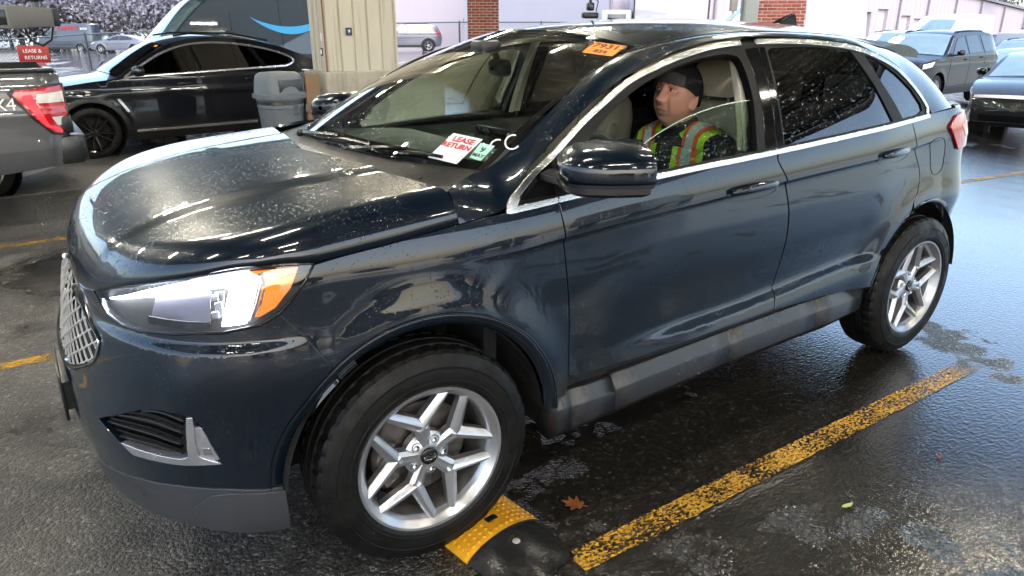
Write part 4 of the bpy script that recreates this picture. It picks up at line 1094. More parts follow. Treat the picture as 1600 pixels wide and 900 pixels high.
# --- litter bin with domed lid
M_BIN = plain('grey_bin_plastic', (.105,.12,.14), .5, var=.12, vs=6)
bx_, by_ = 2.02, 6.95
tb = thing('litter_bin', 'grey plastic litter bin with a hooded lid beside the column', 'bin', (bx_, by_, 0), R(12))
MB().lathe([(0,.02),(.225,.02),(.235,.03),(.285,.66),(.292,.67),(.292,.70),(.286,.71),(.29,.76),(.302,.765),(.302,.80),(.27,.80)], 40).build('barrel', M_BIN, tb, angle=30)
MB().lathe([(.288,.715),(.296,.72),(.294,.752),(.286,.757)], 40).build('liner_bag', plain('bin_liner', (.02,.02,.02), .3, bump=.8, bs=40), tb)
hdp = MB(); secs = []
for z, r, e in ((.79,.318,.75),(.84,.318,.75),(.85,.29,.7),(1.00,.27,.65),(1.07,.25,.65),(1.10,.21,.7),(1.11,.10,.8),(1.112,.001,1)):
    secs.append([(r*math.copysign(abs(math.cos(a))**e, math.cos(a)), r*math.copysign(abs(math.sin(a))**e, math.sin(a)), z) for a in np.linspace(0, 2*math.pi, 40, endpoint=False)])
hdp.grid(np.array(secs).transpose(1, 0, 2), close_u=True); hdp.build('lid', M_BIN, tb, angle=40)
MB().box((.02, -.268, .945), (.34, .02, .15), b=.008).build('flap', plain('bin_flap', (.02,.025,.03), .3), tb)
for s in (-1, 1):
    hh = MB(); hh.tube([(s*.10+.12, -.275, .70),(s*.06+.12, -.325, .70),(s*.06+.12, -.325, .62),(s*.10+.12, -.28, .60)], .014, 6); hh.build('grip', M_BIN, tb)
# --- plank leaning on the plinth
M_WOOD = plain('weathered_wood', (.16,.095,.05), .7, var=.35, vs=10, bump=.5, bs=60)
pk = thing('plank', 'short brown wooden board leaning on the concrete plinth', 'board', (2.36, 6.70, 0), R(20))
MB().box((0, 0, .54), (.24, .04, 1.08), MR(R(7), 'Y') @ MR(R(-7), 'X'), b=.012).build('board', M_WOOD, pk)
# --- brick piers
def brick_mat():
    m, nt, p = nodes('red_brick'); t = NT(nt); oi = t.n('ObjectInfo'); co = t.coord()
    c = t.ramp(oi.outputs['Random'], [(0, (.20,.045,.030)), (.5, (.32,.080,.055)), (1, (.40,.12,.085))])
    c = t.mix(t.math('MULTIPLY', t.noise(co, 30, 4), .5), c, (.16,.05,.035)); t.l(c, p.inputs['Base Color']); setp(p, rough=.85)
    t.l(t.bump(t.noise(co, 120, 3), .5, .003), p.inputs['Normal']); return m
M_BRICK = brick_mat(); M_MORTAR = plain('mortar', (.50,.46,.42), .9, var=.1)
BR = MB().box((0, 0, 0), (.203, .095, .060), b=.004)
_br = BR.build('brick', M_BRICK); BRICK = _br.data; bpy.data.objects.remove(_br)
def pier(name, label, x, y, w, rz, z0, z1):
    base = G(x, y); p = thing(name, label, 'pier', (x, y, base), rz); w = round(w/.213)*.213
    MB().box((0, 0, 2.45), (w-.016, w-.016, 4.9)).build('core', M_MORTAR, p, smooth=False)
    rest = MB(); nb = int(round(w/.213)); w_ = nb*.213; w = w_
    for c in range(int(4.9/.075)):
        z = c*.075+.04; sh = .5*(c % 2)
        for face in range(4):
            M = MR(face*math.pi/2, 'Z')
            odd = (c+face) % 2
            for k in range(nb-odd):
                xx = -w_/2+(k+.5+.5*odd)*.213
                Mx = M @ MT(xx, -w/2+.046, z)
                if z0 <= z+base <= z1 and face in (0, 3):
                    o = bpy.data.objects.new('brick', BRICK); link(o, p); o.matrix_local = Mx
                else: rest.box((0, 0, 0), (.203, .095, .06), Mx)
    r = rest.build('brickwork', M_BRICK, p, smooth=False); r['kind'] = 'stuff'
    return p
pier('brick_pier', 'red brick pier standing behind the windscreen top', 10.62, 15.75, .86, R(-30), 1.30, 2.45)
pier('brick_pier', 'red brick pier with pale downpipe behind the roof antenna', 14.95, 9.15, .98, R(-48), 1.35, 2.40)
dp = thing('downpipe', 'pale vertical pipe on the brick pier', 'pipe', (14.46, 8.98, G(14.46, 8.98)))
MB().tube([(0,0,0),(0,0,4.9)], .035, 10).build('pipe', M_WHITE, dp)
for z in (1.2, 2.6, 4.0): MB().box((.04,.03,z), (.10,.09,.04)).build('pipe_strap', M_FIX, dp)
ub_ = thing('utility_cabinet', 'tall grey metal utility cabinet beside the brick pier', 'cabinet', (13.62, 8.98, G(13.6, 8.9)), R(-35))
MB().box((0, 0, 2.1), (.34, .3, 2.6), b=.01).build('case', plain('grey_cabinet', (.26,.29,.28), .5), ub_); MB().box((0,-.16,2.1), (.28,.012,2.4)).build('cover', plain('grey_cabinet', (.26,.29,.28), .5), ub_, smooth=False); MB().box((0,.1,.4), (.05,.05,.8)).build('post', M_FIX, ub_)
ub2 = thing('meter_box', 'small grey meter box on a white pipe beside the cabinet', 'box', (13.42, 9.28, G(13.4, 9.2)), R(-35))
MB().box((0,0,2.5), (.15,.15,.9), b=.01).build('case', plain('grey_meter', (.36,.36,.34), .5), ub2); MB().tube([(0,0,0),(0,0,2.1)], .025, 8).build('pipe', M_WHITE, ub2)
# --- speed hump modules by the front wheel
def hump_mat():
    m, nt, p = nodes('yellow_rubber'); t = NT(nt); co = t.coord()
    c = t.mix(t.noise(co, 14, 4), (.55,.24,.012), (.78,.38,.02))
    c = t.mix(t.rng(t.noise(co, 35, 4), .58, .72, 0, .6, True), c, (.12,.06,.02)); t.l(c, p.inputs['Base Color']); setp(p, rough=.32); return m
M_HUMP = hump_mat(); M_RUB = plain('black_rubber', (.012,.012,.012), .22, var=.3, vs=20, bump=.6, bs=80)
hump = thing('speed_hump', 'yellow studded rubber speed hump module with black end piece by the front tyre', 'speed bump', (.209, -.914, 0), R(8))
def hz(x): return .052*max(0.0, 1-(abs(x)/.165)**2.0)**.8+.006
L0, L1 = -.09, .16
xs_ = np.linspace(-.165, .165, 23)
hm = MB(); hm.grid([[(x, y, hz(x)) for y in (L0, L1)] for x in xs_], flip=True)
for y in (L0, L1): hm.add([(x, y, hz(x)) for x in xs_]+[(x, y, 0) for x in xs_[::-1]], [tuple(range(46))])
hm.grid([[(-.165, y, z) for y in (L0, L1)] for z in (0, hz(-.165))]); hm.grid([[(.165, y, z) for y in (L0, L1)] for z in (0, hz(.165))])
hm.build('yellow_module', M_HUMP, hump, angle=40)
stud = MB().lathe([(.0075,-.001),(.0065,.0025),(.003,.0038),(0,.004)], 8).build('stud', M_HUMP, hump); ST = stud.data; bpy.data.objects.remove(stud)
n_st = 0
for i, x in enumerate(np.arange(-.145, .15, .0245)):
    for y in np.arange(L0+.02, L1-.01, .0245):
        if abs(x) < .03 and abs(y-(L0+.07)) < .035: continue
        dzx = (hz(x+.002)-hz(x-.002))/.004
        o = bpy.data.objects.new('stud', ST); link(o, hump); o.matrix_local = MT(x, y, hz(x)) @ MR(-math.atan(dzx), 'Y'); n_st += 1
MB().box((0, L0+.07, hz(0)), (.045,.025,.006), b=.002).build('bolt_slot', M_RUB, hump)
en = MB(); ys2 = np.linspace(L0-.004, L0-.215, 12)
en.grid([[(x*(1-.25*((L0-y)/.215)**2), y, max(.004, hz(x)*.86*(1-((L0-y)/.222)**1.3)+.003*math.sin(47*x)*math.sin(31*y))) for y in ys2] for x in xs_])
en.grid([[(x, L0-.004, z) for x in xs_] for z in (0, .004)]); en.add([(x, L0-.004, hz(x)) for x in xs_]+[(x, L0-.004, 0) for x in xs_[::-1]], [tuple(range(46))])
en.build('black_end', M_RUB, hump, angle=40)
MB().lathe([(.014,0),(.012,.004),(.007,.006),(0,.007)], 16, MT(.0, L0-.06, hz(.0)*.70)).build('bolt', plain('bolt_grey', (.30,.28,.24), .5), hump)
# --- fallen leaves
def leaf(name, label, x, y, rz, pts, mat, s):
    t = MB(); V = []; 
    for k, h in ((1, 0), (.55, 1)):
        for px, py in pts: V.append((px*s*k, py*s*k, .008+.018*s/.09*((px*k)**2+.6*abs(py*k))*.8))
    n = len(pts); F = [(i, (i+1) % n, n+(i+1) % n, n+i) for i in range(n)]+[tuple(range(n, 2*n))]
    t.add(V, F); o = t.build(name, mat, None, smooth=True, angle=60); o.location = (x, y, 0); o.rotation_euler = (0, 0, rz); tag(o, label, 'leaf'); return o
maple = []
for k in range(11):
    a = R(-150+30*k); r = (.55, 1.0, .42, .95, .40, 1.15, .40, .95, .42, 1.0, .55)[k]
    maple.append((r*math.cos(a+R(90)), r*math.sin(a+R(90))))
maple = [(.02,-1.0),(.06,-.55),(.30,-.62),(.52,-.42),(.34,-.28),(.62,-.10),(.85,.12),(.58,.16),(.42,.12),(.50,.42),(.62,.66),(.36,.58),(.20,.52),(.16,.80),(.0,1.05),(-.15,.78),(-.22,.50),(-.45,.62),(-.60,.55),(-.44,.34),(-.40,.10),(-.70,.14),(-.88,.0),(-.58,-.14),(-.32,-.26),(-.48,-.46),(-.25,-.60),(-.05,-.55),(-.03,-1.0)]
leaf('fallen_leaf', 'curled brown oak leaf on the wet asphalt near the speed hump', .545, -.985, R(35), maple, plain('brown_leaf', (.20,.065,.02), .5, var=.3, vs=40), .052)
leaf('fallen_leaf', 'small pale green leaf lying right of the yellow line', 1.37, -1.555, R(-10), [(-1,0),(-.5,.32),(.2,.36),(1,.05),(.3,-.28),(-.5,-.24)], plain('green_leaf', (.40,.50,.16), .5, var=.2), .03)
leaf('fallen_twig', 'tiny red twig fragment on the dark asphalt at right', 1.98, -1.58, R(30), [(-1,0),(-.2,.12),(.3,.5),(.5,.4),(.2,.05),(1,-.1),(.2,-.2)], plain('red_leaf', (.22,.03,.02), .5), .03)
# ------------------------------------------------------------------ other vehicles
GL_DARK = glass('dark_car_glass', (.25,.27,.28), .80)
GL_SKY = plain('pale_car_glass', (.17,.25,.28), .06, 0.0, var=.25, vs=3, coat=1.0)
M_WELL = M_DARK
def lot_paint(name, c, c2=None, metal=.3, rough=.3, coat=1.0):
    if name in MATS: return MATS[name]
    return paint(name, c, c2 or tuple(min(1, v*1.5) for v in c), metal, rough, wet=False, coat=coat)
def simple_wheel(par, x, y, r, side, rimmat, nsp=10, rr=.66, w=.22):
    wo = bpy.data.objects.new('wheel', None); wo.empty_display_size = .1; link(wo, par); wo.location = (x, y, r)
    wo.rotation_euler = (0, R(13*x), 0 if side < 0 else math.pi)
    h = w/2
    MB().lathe([(r*rr*.98,h*.85),(r*rr*1.03,h*.98),(r*.85,h),(r*.95,h*.9),(r,h*.62),(r,-h*.62),(r*.95,-h*.9),(r*.7,-h)], 44, AX_Y).build('tyre', M_TYRE, wo, angle=30)
    MB().lathe([(r*rr*.86,-h*.6),(r*rr*.88,h*.6),(r*rr*.93,h*.86),(r*rr*1.0,h*.93),(r*rr*1.03,h*.88)], 40, AX_Y).build('rim', rimmat, wo, angle=30)
    sp = MB()
    for k in range(nsp):
        a = 2*math.pi*k/nsp; tw = (.10 if k % 2 else -.10) if nsp >= 10 else 0
        d = np.array([math.cos(a), math.sin(a)]); e = np.array([math.cos(a+tw), math.sin(a+tw)]); q = np.array([-d[1], d[0]])
        secs = []
        for t in np.linspace(0, 1, 4):
            c = d*r*.08*(1-t)+e*r*rr*.95*t; hw = r*(.060-.018*t); z = h*(.72+.14*t)
            secs.append([(*(c-q*hw), z-.03), (*(c-q*hw*.6), z), (*(c+q*hw*.6), z), (*(c+q*hw), z-.03)])
        sp.grid(secs, AX_Y)
    sp.lathe([(r*.16,h*.5),(r*.15,h*.76),(r*.05,h*.8),(0,h*.8)], 20, AX_Y)
    sp.build('spokes', rimmat, wo, angle=30)
    MB().lathe([(r*rr*.86,0),(0,0)], 24, AX_Y).build('brake', M_DARK, wo)
    return wo
class Veh:
    """vehicle from its side outline: prof runs over the top from nose to tail, (x back from the front axle, z up)"""
    def __init__(s, name, label, cat, loc, rz, prof, wb, rw, W, paintm, belt, tumble=.42, sill=.24, arch=1.17, group=None, bow=.14, rimmat=None, nsp=10, clad=None, crown=.05, hc=.03, wheels=True, scale=1.0, taper=.06, h=.07, rr=.66):
        s.t = thing(name, label, cat, loc, rz, group, scale); t = s.t; s.W = W; s.belt = belt; s.tumble = tumble; s.bow = bow
        s.prof = np.array(smooth_line(prof, 5)); x0, x1 = s.prof[:, 0].min(), s.prof[:, 0].max(); s.x0, s.x1 = x0, x1
        s.taper = taper; s.crown = crown; ins = np.array([(x0+x1)/2, 0, belt*.7])
        s.ins = ins
        def f(x, z):
            x = np.asarray(x, float); z = np.asarray(z, float)
            q = np.clip(np.maximum((x0+.75-x)/.75, (x-x1+.7)/.7), 0, 1)
            y = W-taper*2.2*q**2.2
            y = y-.05*np.clip((.5-z)/.3, 0, 1)**1.5+.012*np.exp(-((z-belt*.83)/.05)**2)
            a = np.clip(z-belt, 0, None); y = y-tumble*a-.015*(1-np.exp(-a/.02))
            for cx in (0, wb):
                rr_ = np.hypot(x-cx, z-rw); y = y+.022*np.exp(-((rr_-rw*arch)/.08)**2)
            return y
        s.f = f
        def side(u, v):
            u, v = np.broadcast_arrays(np.asarray(u, float), np.asarray(v, float)); return np.stack([u, -f(u, v), v], -1)
        s.side = side
        def rib(k, t_):
            k, t_ = np.broadcast_arrays(np.asarray(k, float), np.asarray(t_, float))
            i = np.clip(k, 0, len(s.prof)-1); ii = np.arange(len(s.prof))
            x = np.interp(i, ii, s.prof[:, 0]); z = np.interp(i, ii, s.prof[:, 1])
            y = f(x, z)*t_
            dx = np.interp(np.clip(i+1, 0, len(s.prof)-1), ii, s.prof[:, 0])-np.interp(np.clip(i-1, 0, None), ii, s.prof[:, 0]); dz = np.interp(np.clip(i+1, 0, len(s.prof)-1), ii, s.prof[:, 1])-np.interp(np.clip(i-1, 0, None), ii, s.prof[:, 1])
            L = np.hypot(dx, dz)+1e-9; c = 1-t_**2
            upw = np.abs(dx)/L
            return np.stack([x-dz/L*bow*c*(1-.4*upw), y, z+np.abs(dx)/L*crown*c], -1)
        s.rib = rib
        sx0 = s.prof[0]; sx1 = s.prof[-1]
        ra = rw*arch
        za = max(-.98, (sill-rw)/ra); a_ = math.degrees(math.asin(za))
        bottom = [(x1-.05, sill+.06)]+arc(wb, rw, ra, a_, 180-a_, 20)+arc(0, rw, ra, a_, 180-a_, 20)
        poly = [tuple(p) for p in s.prof]+[p for p in bottom if p[0] < sx1[0]-.0 or True]
        p = panel('body_side', side, poly, paintm, t, h=h, rim=.03, inside=ins, hb=.06); mirrored(p)
        s.bs = p
        n = len(s.prof); kk, tt = np.meshgrid(np.arange(n), np.linspace(-1, 1, 13), indexing='ij')
        o = MB().grid(rib(kk, tt)).build('body_top', paintm, t, angle=40)
        bm = bmesh.new(); bm.from_mesh(o.data); bmesh.ops.recalc_face_normals(bm, faces=bm.faces); bm.to_mesh(o.data); bm.free()
        lin = MB()
        for cx in (0, wb):
            A = np.linspace(0, 2*math.pi, 24)
            for sd in (-1, 1):
                lin.grid([[(cx+ra*math.cos(a), sd*(W-.03), rw+ra*math.sin(a)), (cx+ra*math.cos(a), sd*(W-.32), rw+ra*math.sin(a)), (cx, sd*(W-.32), rw)] for a in A])
        lin.box(((x0+x1)/2, 0, sill+.04), (x1-x0-.7, 1.3, .10)); lin.build('underbody', M_DARK, t)
        if wheels:
            for cx in (0, wb):
                for sd in (-1, 1): simple_wheel(t, cx, sd*(W-.12), rw, sd, rimmat or M_RIM, nsp, rr=rr)
        if clad:
            for cx in (0, wb):
                q = panel('arch_trim', side, arc(cx, rw, ra, a_, 180-a_, 24)+arc(cx, rw, ra+.06, 180-a_, a_, 24), clad, t, h=.05, off=.008, rim=.01, inside=ins); mirrored(q)
            q = panel('sill_trim', side, [(ra+.05, sill-.02),(wb-ra-.05, sill-.02),(wb-ra-.03, sill+.14),(ra+.03, sill+.14)], clad, t, h=.08, off=.01, rim=.02, inside=ins); mirrored(q)
    def sidep(s, name, poly, mat, off=.006, both=True, h=.06, rim=.008):
        o = panel(name, s.side, poly, mat, s.t, h=h, off=off, rim=rim, inside=s.ins)
        if both: mirrored(o)
        return o
    def kx(s, x, lo, hi):
        """profile index at x between profile indices lo..hi"""
        i = np.arange(len(s.prof)); m = (i >= lo) & (i <= hi); return float(np.interp(x, s.prof[m, 0], i[m]))
    def top(s, name, poly, mat, off=.006, rim=.0):
        o = panel(name, s.rib, poly, mat, s.t, h=.3, off=off, rim=rim, inside=s.ins, hb=.3); return o
    def glasshouse(s, sides, ws, rw=None, gm=GL_DARK, wsm=None, border=M_BLACK):
        for poly in sides:
            P = np.array(poly); c = P.mean(0)
            s.sidep('window_seal', [tuple(c+(p-c)*1.05) for p in P], border, off=.003, rim=.004)
            s.sidep('side_window', poly, gm, off=.008, rim=.003)
        a, b = ws
        s.top('windscreen', [(a,-.90),(a,.90),((a+b)/2,.90),(b,.90),(b,-.90),((a+b)/2,-.90)], wsm or gm, off=.008)
        if rw: s.top('rear_window', [(rw[0],-.84),(rw[0],.84),(rw[1],.84),(rw[1],-.84)], gm, off=.008)
    def lines(s, polys, r=.004, mat=None):
        for p in polys:
            a = np.array(dens(p, .08, False)); q = s.side(a[:, 0], a[:, 1])
            o = MB().tube([tuple(v) for v in q], r, 4).build('shut_line', mat or M_DARK, s.t); mirrored(o)
    def handles(s, pts, mat, L=.2):
        for x, z in pts:
            q = s.side(np.array([x]), np.array([z]))[0]
            o = MB().box((x+L/2, q[1]-.02, z), (L, .025, .032), b=.008).build('door_handle', mat, s.t); mirrored(o)
    def mirror(s, x, z, mat, w=.17, h=.14):
        q = s.side(np.array([x]), np.array([z]))[0]; m = MB()
        secs = []
        for dx, k in ((-.06,.3),(-.04,.75),(0,1),(.07,1.02),(.085,.9)):
            secs.append([(x+dx, q[1]-.13+k*w/2*math.copysign(abs(math.cos(a))**.7, math.cos(a)), z+.06+k*h/2*math.copysign(abs(math.sin(a))**.7, math.sin(a))) for a in np.linspace(0, 2*math.pi, 20, endpoint=False)])
        m.grid(np.array(secs).transpose(1, 0, 2), close_u=True, flip=True); m.add(secs[-1], [tuple(range(20))]); m.box((x+.02, q[1]-.04, z), (.05,.12,.035))
        o = m.build('door_mirror', mat, s.t, angle=40); mirrored(o)
def place(px_x, px_y): return (px_x, px_y, G(px_x, px_y))
# ---- black coupe SUV in the next lane
P_BLACK = lot_paint('black_car_paint', (.005,.006,.010), (.012,.014,.022))
bprof = [(-.86,.30),(-.90,.55),(-.86,.80),(-.74,.92),(-.40,1.00),(.05,1.06),(.40,1.10),(.62,1.22),(.95,1.41),(1.25,1.55),(1.60,1.62),(2.0,1.63),(2.45,1.59),(2.9,1.49),(3.3,1.34),(3.55,1.22),(3.68,1.16),(3.70,1.0),(3.72,.7),(3.66,.34)]
v = Veh('coupe_suv', 'black coupe SUV with chrome window line parked behind the litter bin', 'car', (-.06, 10.12, G(0, 9.6)), R(5.5), bprof, 2.86, .365, .93, P_BLACK, 1.07, tumble=.50, sill=.25, rimmat=M_GLOSSBLK, nsp=10, rr=.74, clad=M_BLACKPLASTIC)
bw_out = smooth_line([(.50,1.10),(.80,1.275),(1.10,1.425),(1.45,1.525),(1.85,1.555),(2.3,1.525),(2.75,1.435),(3.02,1.34),(3.10,1.27),(3.04,1.215)], 5)
wlow = [(x, 1.105+.033*(x-.5)) for x in np.linspace(2.95, .6, 10)]
cq = np.array(bw_out+wlow); cq = v.side(cq[:, 0], cq[:, 1])+np.array([0, -.008, 0]); co_ = MB().tube([tuple(q) for q in cq], .017, 6, closed=True).build('window_surround', M_SATIN, v.t); mirrored(co_)
ins_ = lambda k: [tuple(np.array([1.8,1.31])+(np.array(p)-np.array([1.8,1.31]))*np.array([.985-.003, .90])) for p in k]
bi = ins_(bw_out+wlow); v.sidep('window_band', bi, M_GLOSSBLK, off=.006)
for poly in ([(.66,1.145),(.85,1.27),(1.12,1.40),(1.42,1.50),(1.47,1.14)], [(1.55,1.14),(1.53,1.51),(1.85,1.533),(2.10,1.52),(2.13,1.16)], [(2.18,1.165),(2.16,1.515),(2.38,1.487),(2.56,1.185)], [(2.63,1.19),(2.48,1.465),(2.80,1.395),(3.0,1.31),(3.02,1.255),(2.96,1.215)]):
    v.sidep('side_window', poly, GL_DARK, off=.010, rim=.003)
kw0, kw1 = v.kx(.42, 0, 40), v.kx(1.16, 0, 60)
v.top('windscreen', [(kw0,-.90),(kw0,.90),((kw0+kw1)/2,.90),(kw1,.90),(kw1,-.90),((kw0+kw1)/2,-.90)], GL_DARK, off=.008)
v.lines([[(.52,1.08),(.56,.8),(.52,.34)], [(1.52,1.12),(1.56,.7),(1.50,.34)], [(2.52,1.16),(2.50,.85),(2.36,.62)]])
v.handles([(1.22,.985),(2.22,1.02)], P_BLACK); v.mirror(.66, 1.13, P_BLACK)
v.sidep('sill_chrome', [(.55,.345),(2.35,.345),(2.35,.385),(.55,.375)], M_CHROME, off=.03)
v.sidep('side_vent', [(.36,.82),(.40,.82),(.50,.64),(.47,.62)], M_CHROME, off=.010, h=.02)
o = panel('windscreen_sticker', v.rib, [(kw1-1.3,-.86),(kw1-1.3,-.72),(kw1-.6,-.72),(kw1-.6,-.86)], M_ORANGE, v.t, h=.3, off=.012, rim=0, inside=v.ins, hb=.3)
for yy in (-.55,.55):
    MB().tube([(1.35,yy,1.655),(1.6,yy,1.69),(2.2,yy,1.69),(2.8,yy,1.575)], .015, 6).build('roof_rail', M_CHROME, v.t)
v.top('tail_lamp', [(88,-1.0),(88,-.6),(92,-.6),(92,-1.0)], M_REDLENS, off=.01)
# ---- grey pickup: bed corner
P_GREY = lot_paint('grey_truck_paint', (.085,.085,.092), (.11,.11,.118), .15, .35)
pk_ = thing('pickup_truck', 'grey pickup truck with red tail lamp at the left edge', 'pickup', (-.53, 4.72, G(-.4, 4.7)), 0)
pk_.scale = (1, 1, .945)
bedp = [(-3.2,.42),(-1.85,.42)]+arc(-1.36, .42, .47, 180, 0, 18)+[(-.70,.50),(-.10,.56),(-.02,.60),(.0,.82),(.02,1.34),(-.02,1.39),(-3.2,1.40)]
def bed(u, z):
    u, z = np.broadcast_arrays(np.asarray(u, float), np.asarray(z, float))
    y = .0+.035*np.clip((.75-z)/.3, 0, 1)**2+.05*np.clip((z-1.15)/.25, 0, 1)**2-.012*np.exp(-((z-1.02)/.05)**2)
    rr_ = np.hypot(u+1.36, z-.42); y = y-.03*np.exp(-((rr_-.48)/.08)**2)+.09*np.clip((u+.16)/.18, 0, 1)**2
    return np.stack([u, y, z], -1)
PIN = np.array([-1.5, 1.0, .9])
panel('bed_side', bed, bedp, P_GREY, pk_, h=.05, rim=.03, inside=PIN)
MB().box((-1.6, .10, 1.40), (3.2, .16, .035), b=.012).build('bed_rail', M_BLACKPLASTIC, pk_)
MB().box((-.01, 1.0, .98), (.08, 1.72, .82), b=.02).build('tailgate', P_GREY, pk_)
ft = MB(); ft.box((-1.6, 1.0, .75), (3.1, 1.7, .08)); ft.box((-1.6, 1.92, 1.05), (3.1, .1, .7)); ft.build('bed', M_DARK, pk_)
tlp = [(-.33,1.20),(-.31,1.235),(.03,1.265),(.035,.86),(-.02,.84),(-.10,.87),(-.20,.99)]
panel('tail_lamp', bed, tlp, M_REDLENS, pk_, h=.03, off=.012, rim=.02, inside=PIN)
panel('tail_lamp_frame', bed, [(-.37,1.215),(-.335,1.255),(.045,1.285),(.045,.845),(-.02,.825),(-.11,.85),(-.225,.985)], M_BLACKPLASTIC, pk_, h=.04, off=.004, rim=.01, inside=PIN)
M_CLR = plain('clear_lens', (.70,.66,.66), .1, coat=1.0)
panel('reversing_lens', bed, [(-.18,1.125),(-.16,1.20),(.03,1.215),(.03,1.125)], M_CLR, pk_, h=.03, off=.016, rim=.004, inside=PIN)
panel('reversing_lens', bed, [(-.06,.925),(-.09,1.0),(.03,1.0),(.03,.925)], M_CLR, pk_, h=.03, off=.016, rim=.004, inside=PIN)
panel('tail_lamp_glow', bed, [(-.28,1.16),(-.26,1.195),(-.20,1.20),(-.12,.93),(-.04,.885),(-.03,.86),(-.14,.92)], emitter('tail_glow', (.9,.02,.03), .5), pk_, h=.03, off=.017, rim=.003, inside=PIN)
panel('bed_lower', bed, [(-.72,.50),(-.12,.575),(-.12,.72),(-.72,.70)], plain('truck_lower', (.045,.046,.052), .4), pk_, h=.05, off=.008, rim=.01, inside=PIN)
rb = MB(); rb.box((-.02, .98, .66), (.26, 1.90, .20), b=.03); rb.build('rear_bumper', M_CLAD, pk_)
MB().box((.035, .13, .70), (.20, .22, .24), b=.03).build('bumper_end', M_CLAD, pk_); MB().box((.03, .9, .79), (.22, 1.6, .04), b=.01).build('bumper_step', M_BLACKPLASTIC, pk_)
MB().box((-.0, .10, .92), (.12, .14, .16), b=.02).build('lamp_bracket', M_BLACKPLASTIC, pk_)
simple_wheel(pk_, -1.36, .18, .41, -1, M_RIM, 6, .6, .28)
b44 = text_mesh('badge', '4X4', .15, M_WHITE, pk_, MT(-.44, -.022, 1.12) @ MR(R(90), 'X'), .004, spacing=.9)
MB().box((-.215,.005,.79), (.012,.02,.03), b=.003).build('side_marker', M_CHROME, pk_)
cabp = [(-6.0,.45),(-3.25,.45),(-3.25,1.40),(-3.32,1.95),(-4.7,1.97),(-5.4,1.42),(-6.0,1.38)]
panel('cab_side', lambda u, z: np.stack(np.broadcast_arrays(np.asarray(u, float), .02+.30*np.clip(np.asarray(z, float)-1.38, 0, 1), np.asarray(z, float)), -1), cabp, P_GREY, pk_, h=.1, rim=.05, inside=np.array([-4.5, 1, 1]))
MB().box((-4.7, 1.02, 1.1), (2.8, 1.9, .9)).build('cab', P_GREY, pk_, smooth=False)
# ---- white car facing right, beyond the pickup bed
P_WHITE = lot_paint('white_car_paint', (.36,.37,.39), (.42,.43,.45), 0, .3)
wprof = [(-.85,.30),(-.90,.55),(-.86,.78),(-.70,.92),(-.35,1.03),(.0,1.09),(.22,1.13),(.45,1.25),(.80,1.44),(1.05,1.52),(1.6,1.56),(2.2,1.53),(2.55,1.42),(2.85,1.24),(3.05,1.13),(3.25,1.10),(3.40,1.05),(3.44,.7),(3.40,.32)]
v = Veh('white_car', 'white car tail with sloping rear window seen over the pickup bed', 'car', (-4.0, 7.62, G(-1.5, 7.6)), 0, wprof, 2.7, .33, .86, P_WHITE, 1.02, sill=.22)
v.glasshouse([[(.55,1.10),(.80,1.30),(1.05,1.44),(1.55,1.46),(1.58,1.08)], [(1.66,1.08),(1.64,1.46),(2.2,1.45),(2.5,1.34),(2.72,1.14)]], (v.kx(.22,0,50), v.kx(1.0,0,60)), (v.kx(2.5,50,99), v.kx(2.95,50,99)))
v.mirror(.62, 1.12, P_WHITE); v.lines([[(.5,1.0),(.5,.35)], [(1.62,1.05),(1.60,.35)]])
v.sidep('head_lamp', [(-.72,.78),(-.72,.90),(-.35,.99),(-.40,.86)], M_CLR, off=.01)
# ---- tall delivery van behind
P_VAN = lot_paint('van_paint', (.035,.050,.075), (.055,.07,.10), .1, .4)
vprof = [(-.80,.35),(-.86,.62),(-.84,.95),(-.60,1.12),(-.20,1.27),(.02,1.36),(.42,1.74),(.85,2.16),(1.12,2.38),(1.35,2.50),(1.75,2.57),(3.0,2.60),(4.6,2.58),(4.78,2.45),(4.85,1.6),(4.85,.6),(4.8,.38)]
def make_van(name, label, loc, rz, pm, group=None, smile=False, gm=GL_DARK, scale=1.0, h=.12):
    v = Veh(name, label, 'van', loc, rz, vprof, 3.55, .36, 1.0, pm, 1.30, tumble=.11, sill=.32, arch=1.2, group=group, clad=M_BLACKPLASTIC, h=h, crown=.06, scale=scale)
    v.sidep('window_seal', [(.30,1.36),(.72,1.82),(.82,1.90),(1.42,1.92),(1.42,1.30),(.60,1.28)], M_BLACK, off=.003)
    v.sidep('side_window', [(.38,1.40),(.68,1.72),(.74,1.72),(.74,1.36)], gm, off=.008, rim=.003)
    v.sidep('side_window', [(.80,1.36),(.80,1.80),(.88,1.86),(1.36,1.87),(1.36,1.36)], gm, off=.008, rim=.003)
    a, b = v.kx(.02,0,60), v.kx(1.08,0,60); v.top('windscreen', [(a,-.92),(a,.92),(b,.92),(b,-.92)], gm, off=.008)
    v.lines([[(.30,1.30),(.36,.9),(.40,.45)], [(1.50,2.2),(1.50,.40)], [(2.45,2.45),(2.45,.40)], [(1.3,1.05),(4.7,1.05)]], .006)
    v.sidep('head_lamp', [(-.70,.86),(-.66,1.04),(-.36,1.16),(-.42,.96)], M_CLR, off=.012); v.mirror(.36, 1.42, M_BLACKPLASTIC, .2, .3)
    v.sidep('rub_strip', [(.50,.66),(3.0,.66),(3.0,.74),(.50,.74)], M_BLACKPLASTIC, off=.012)
    v.handles([(1.05,1.12)], M_BLACKPLASTIC)
    return v
v = make_van('delivery_van', 'dark grey-blue delivery van with light blue smile arrow behind the coupe', (1.25, 12.9, G(1, 13)-.12), R(4), P_VAN, gm=GL_SKY)
SX = .55
M_SMILE = plain('smile_blue', (.03,.36,.80), .5, var=.05)
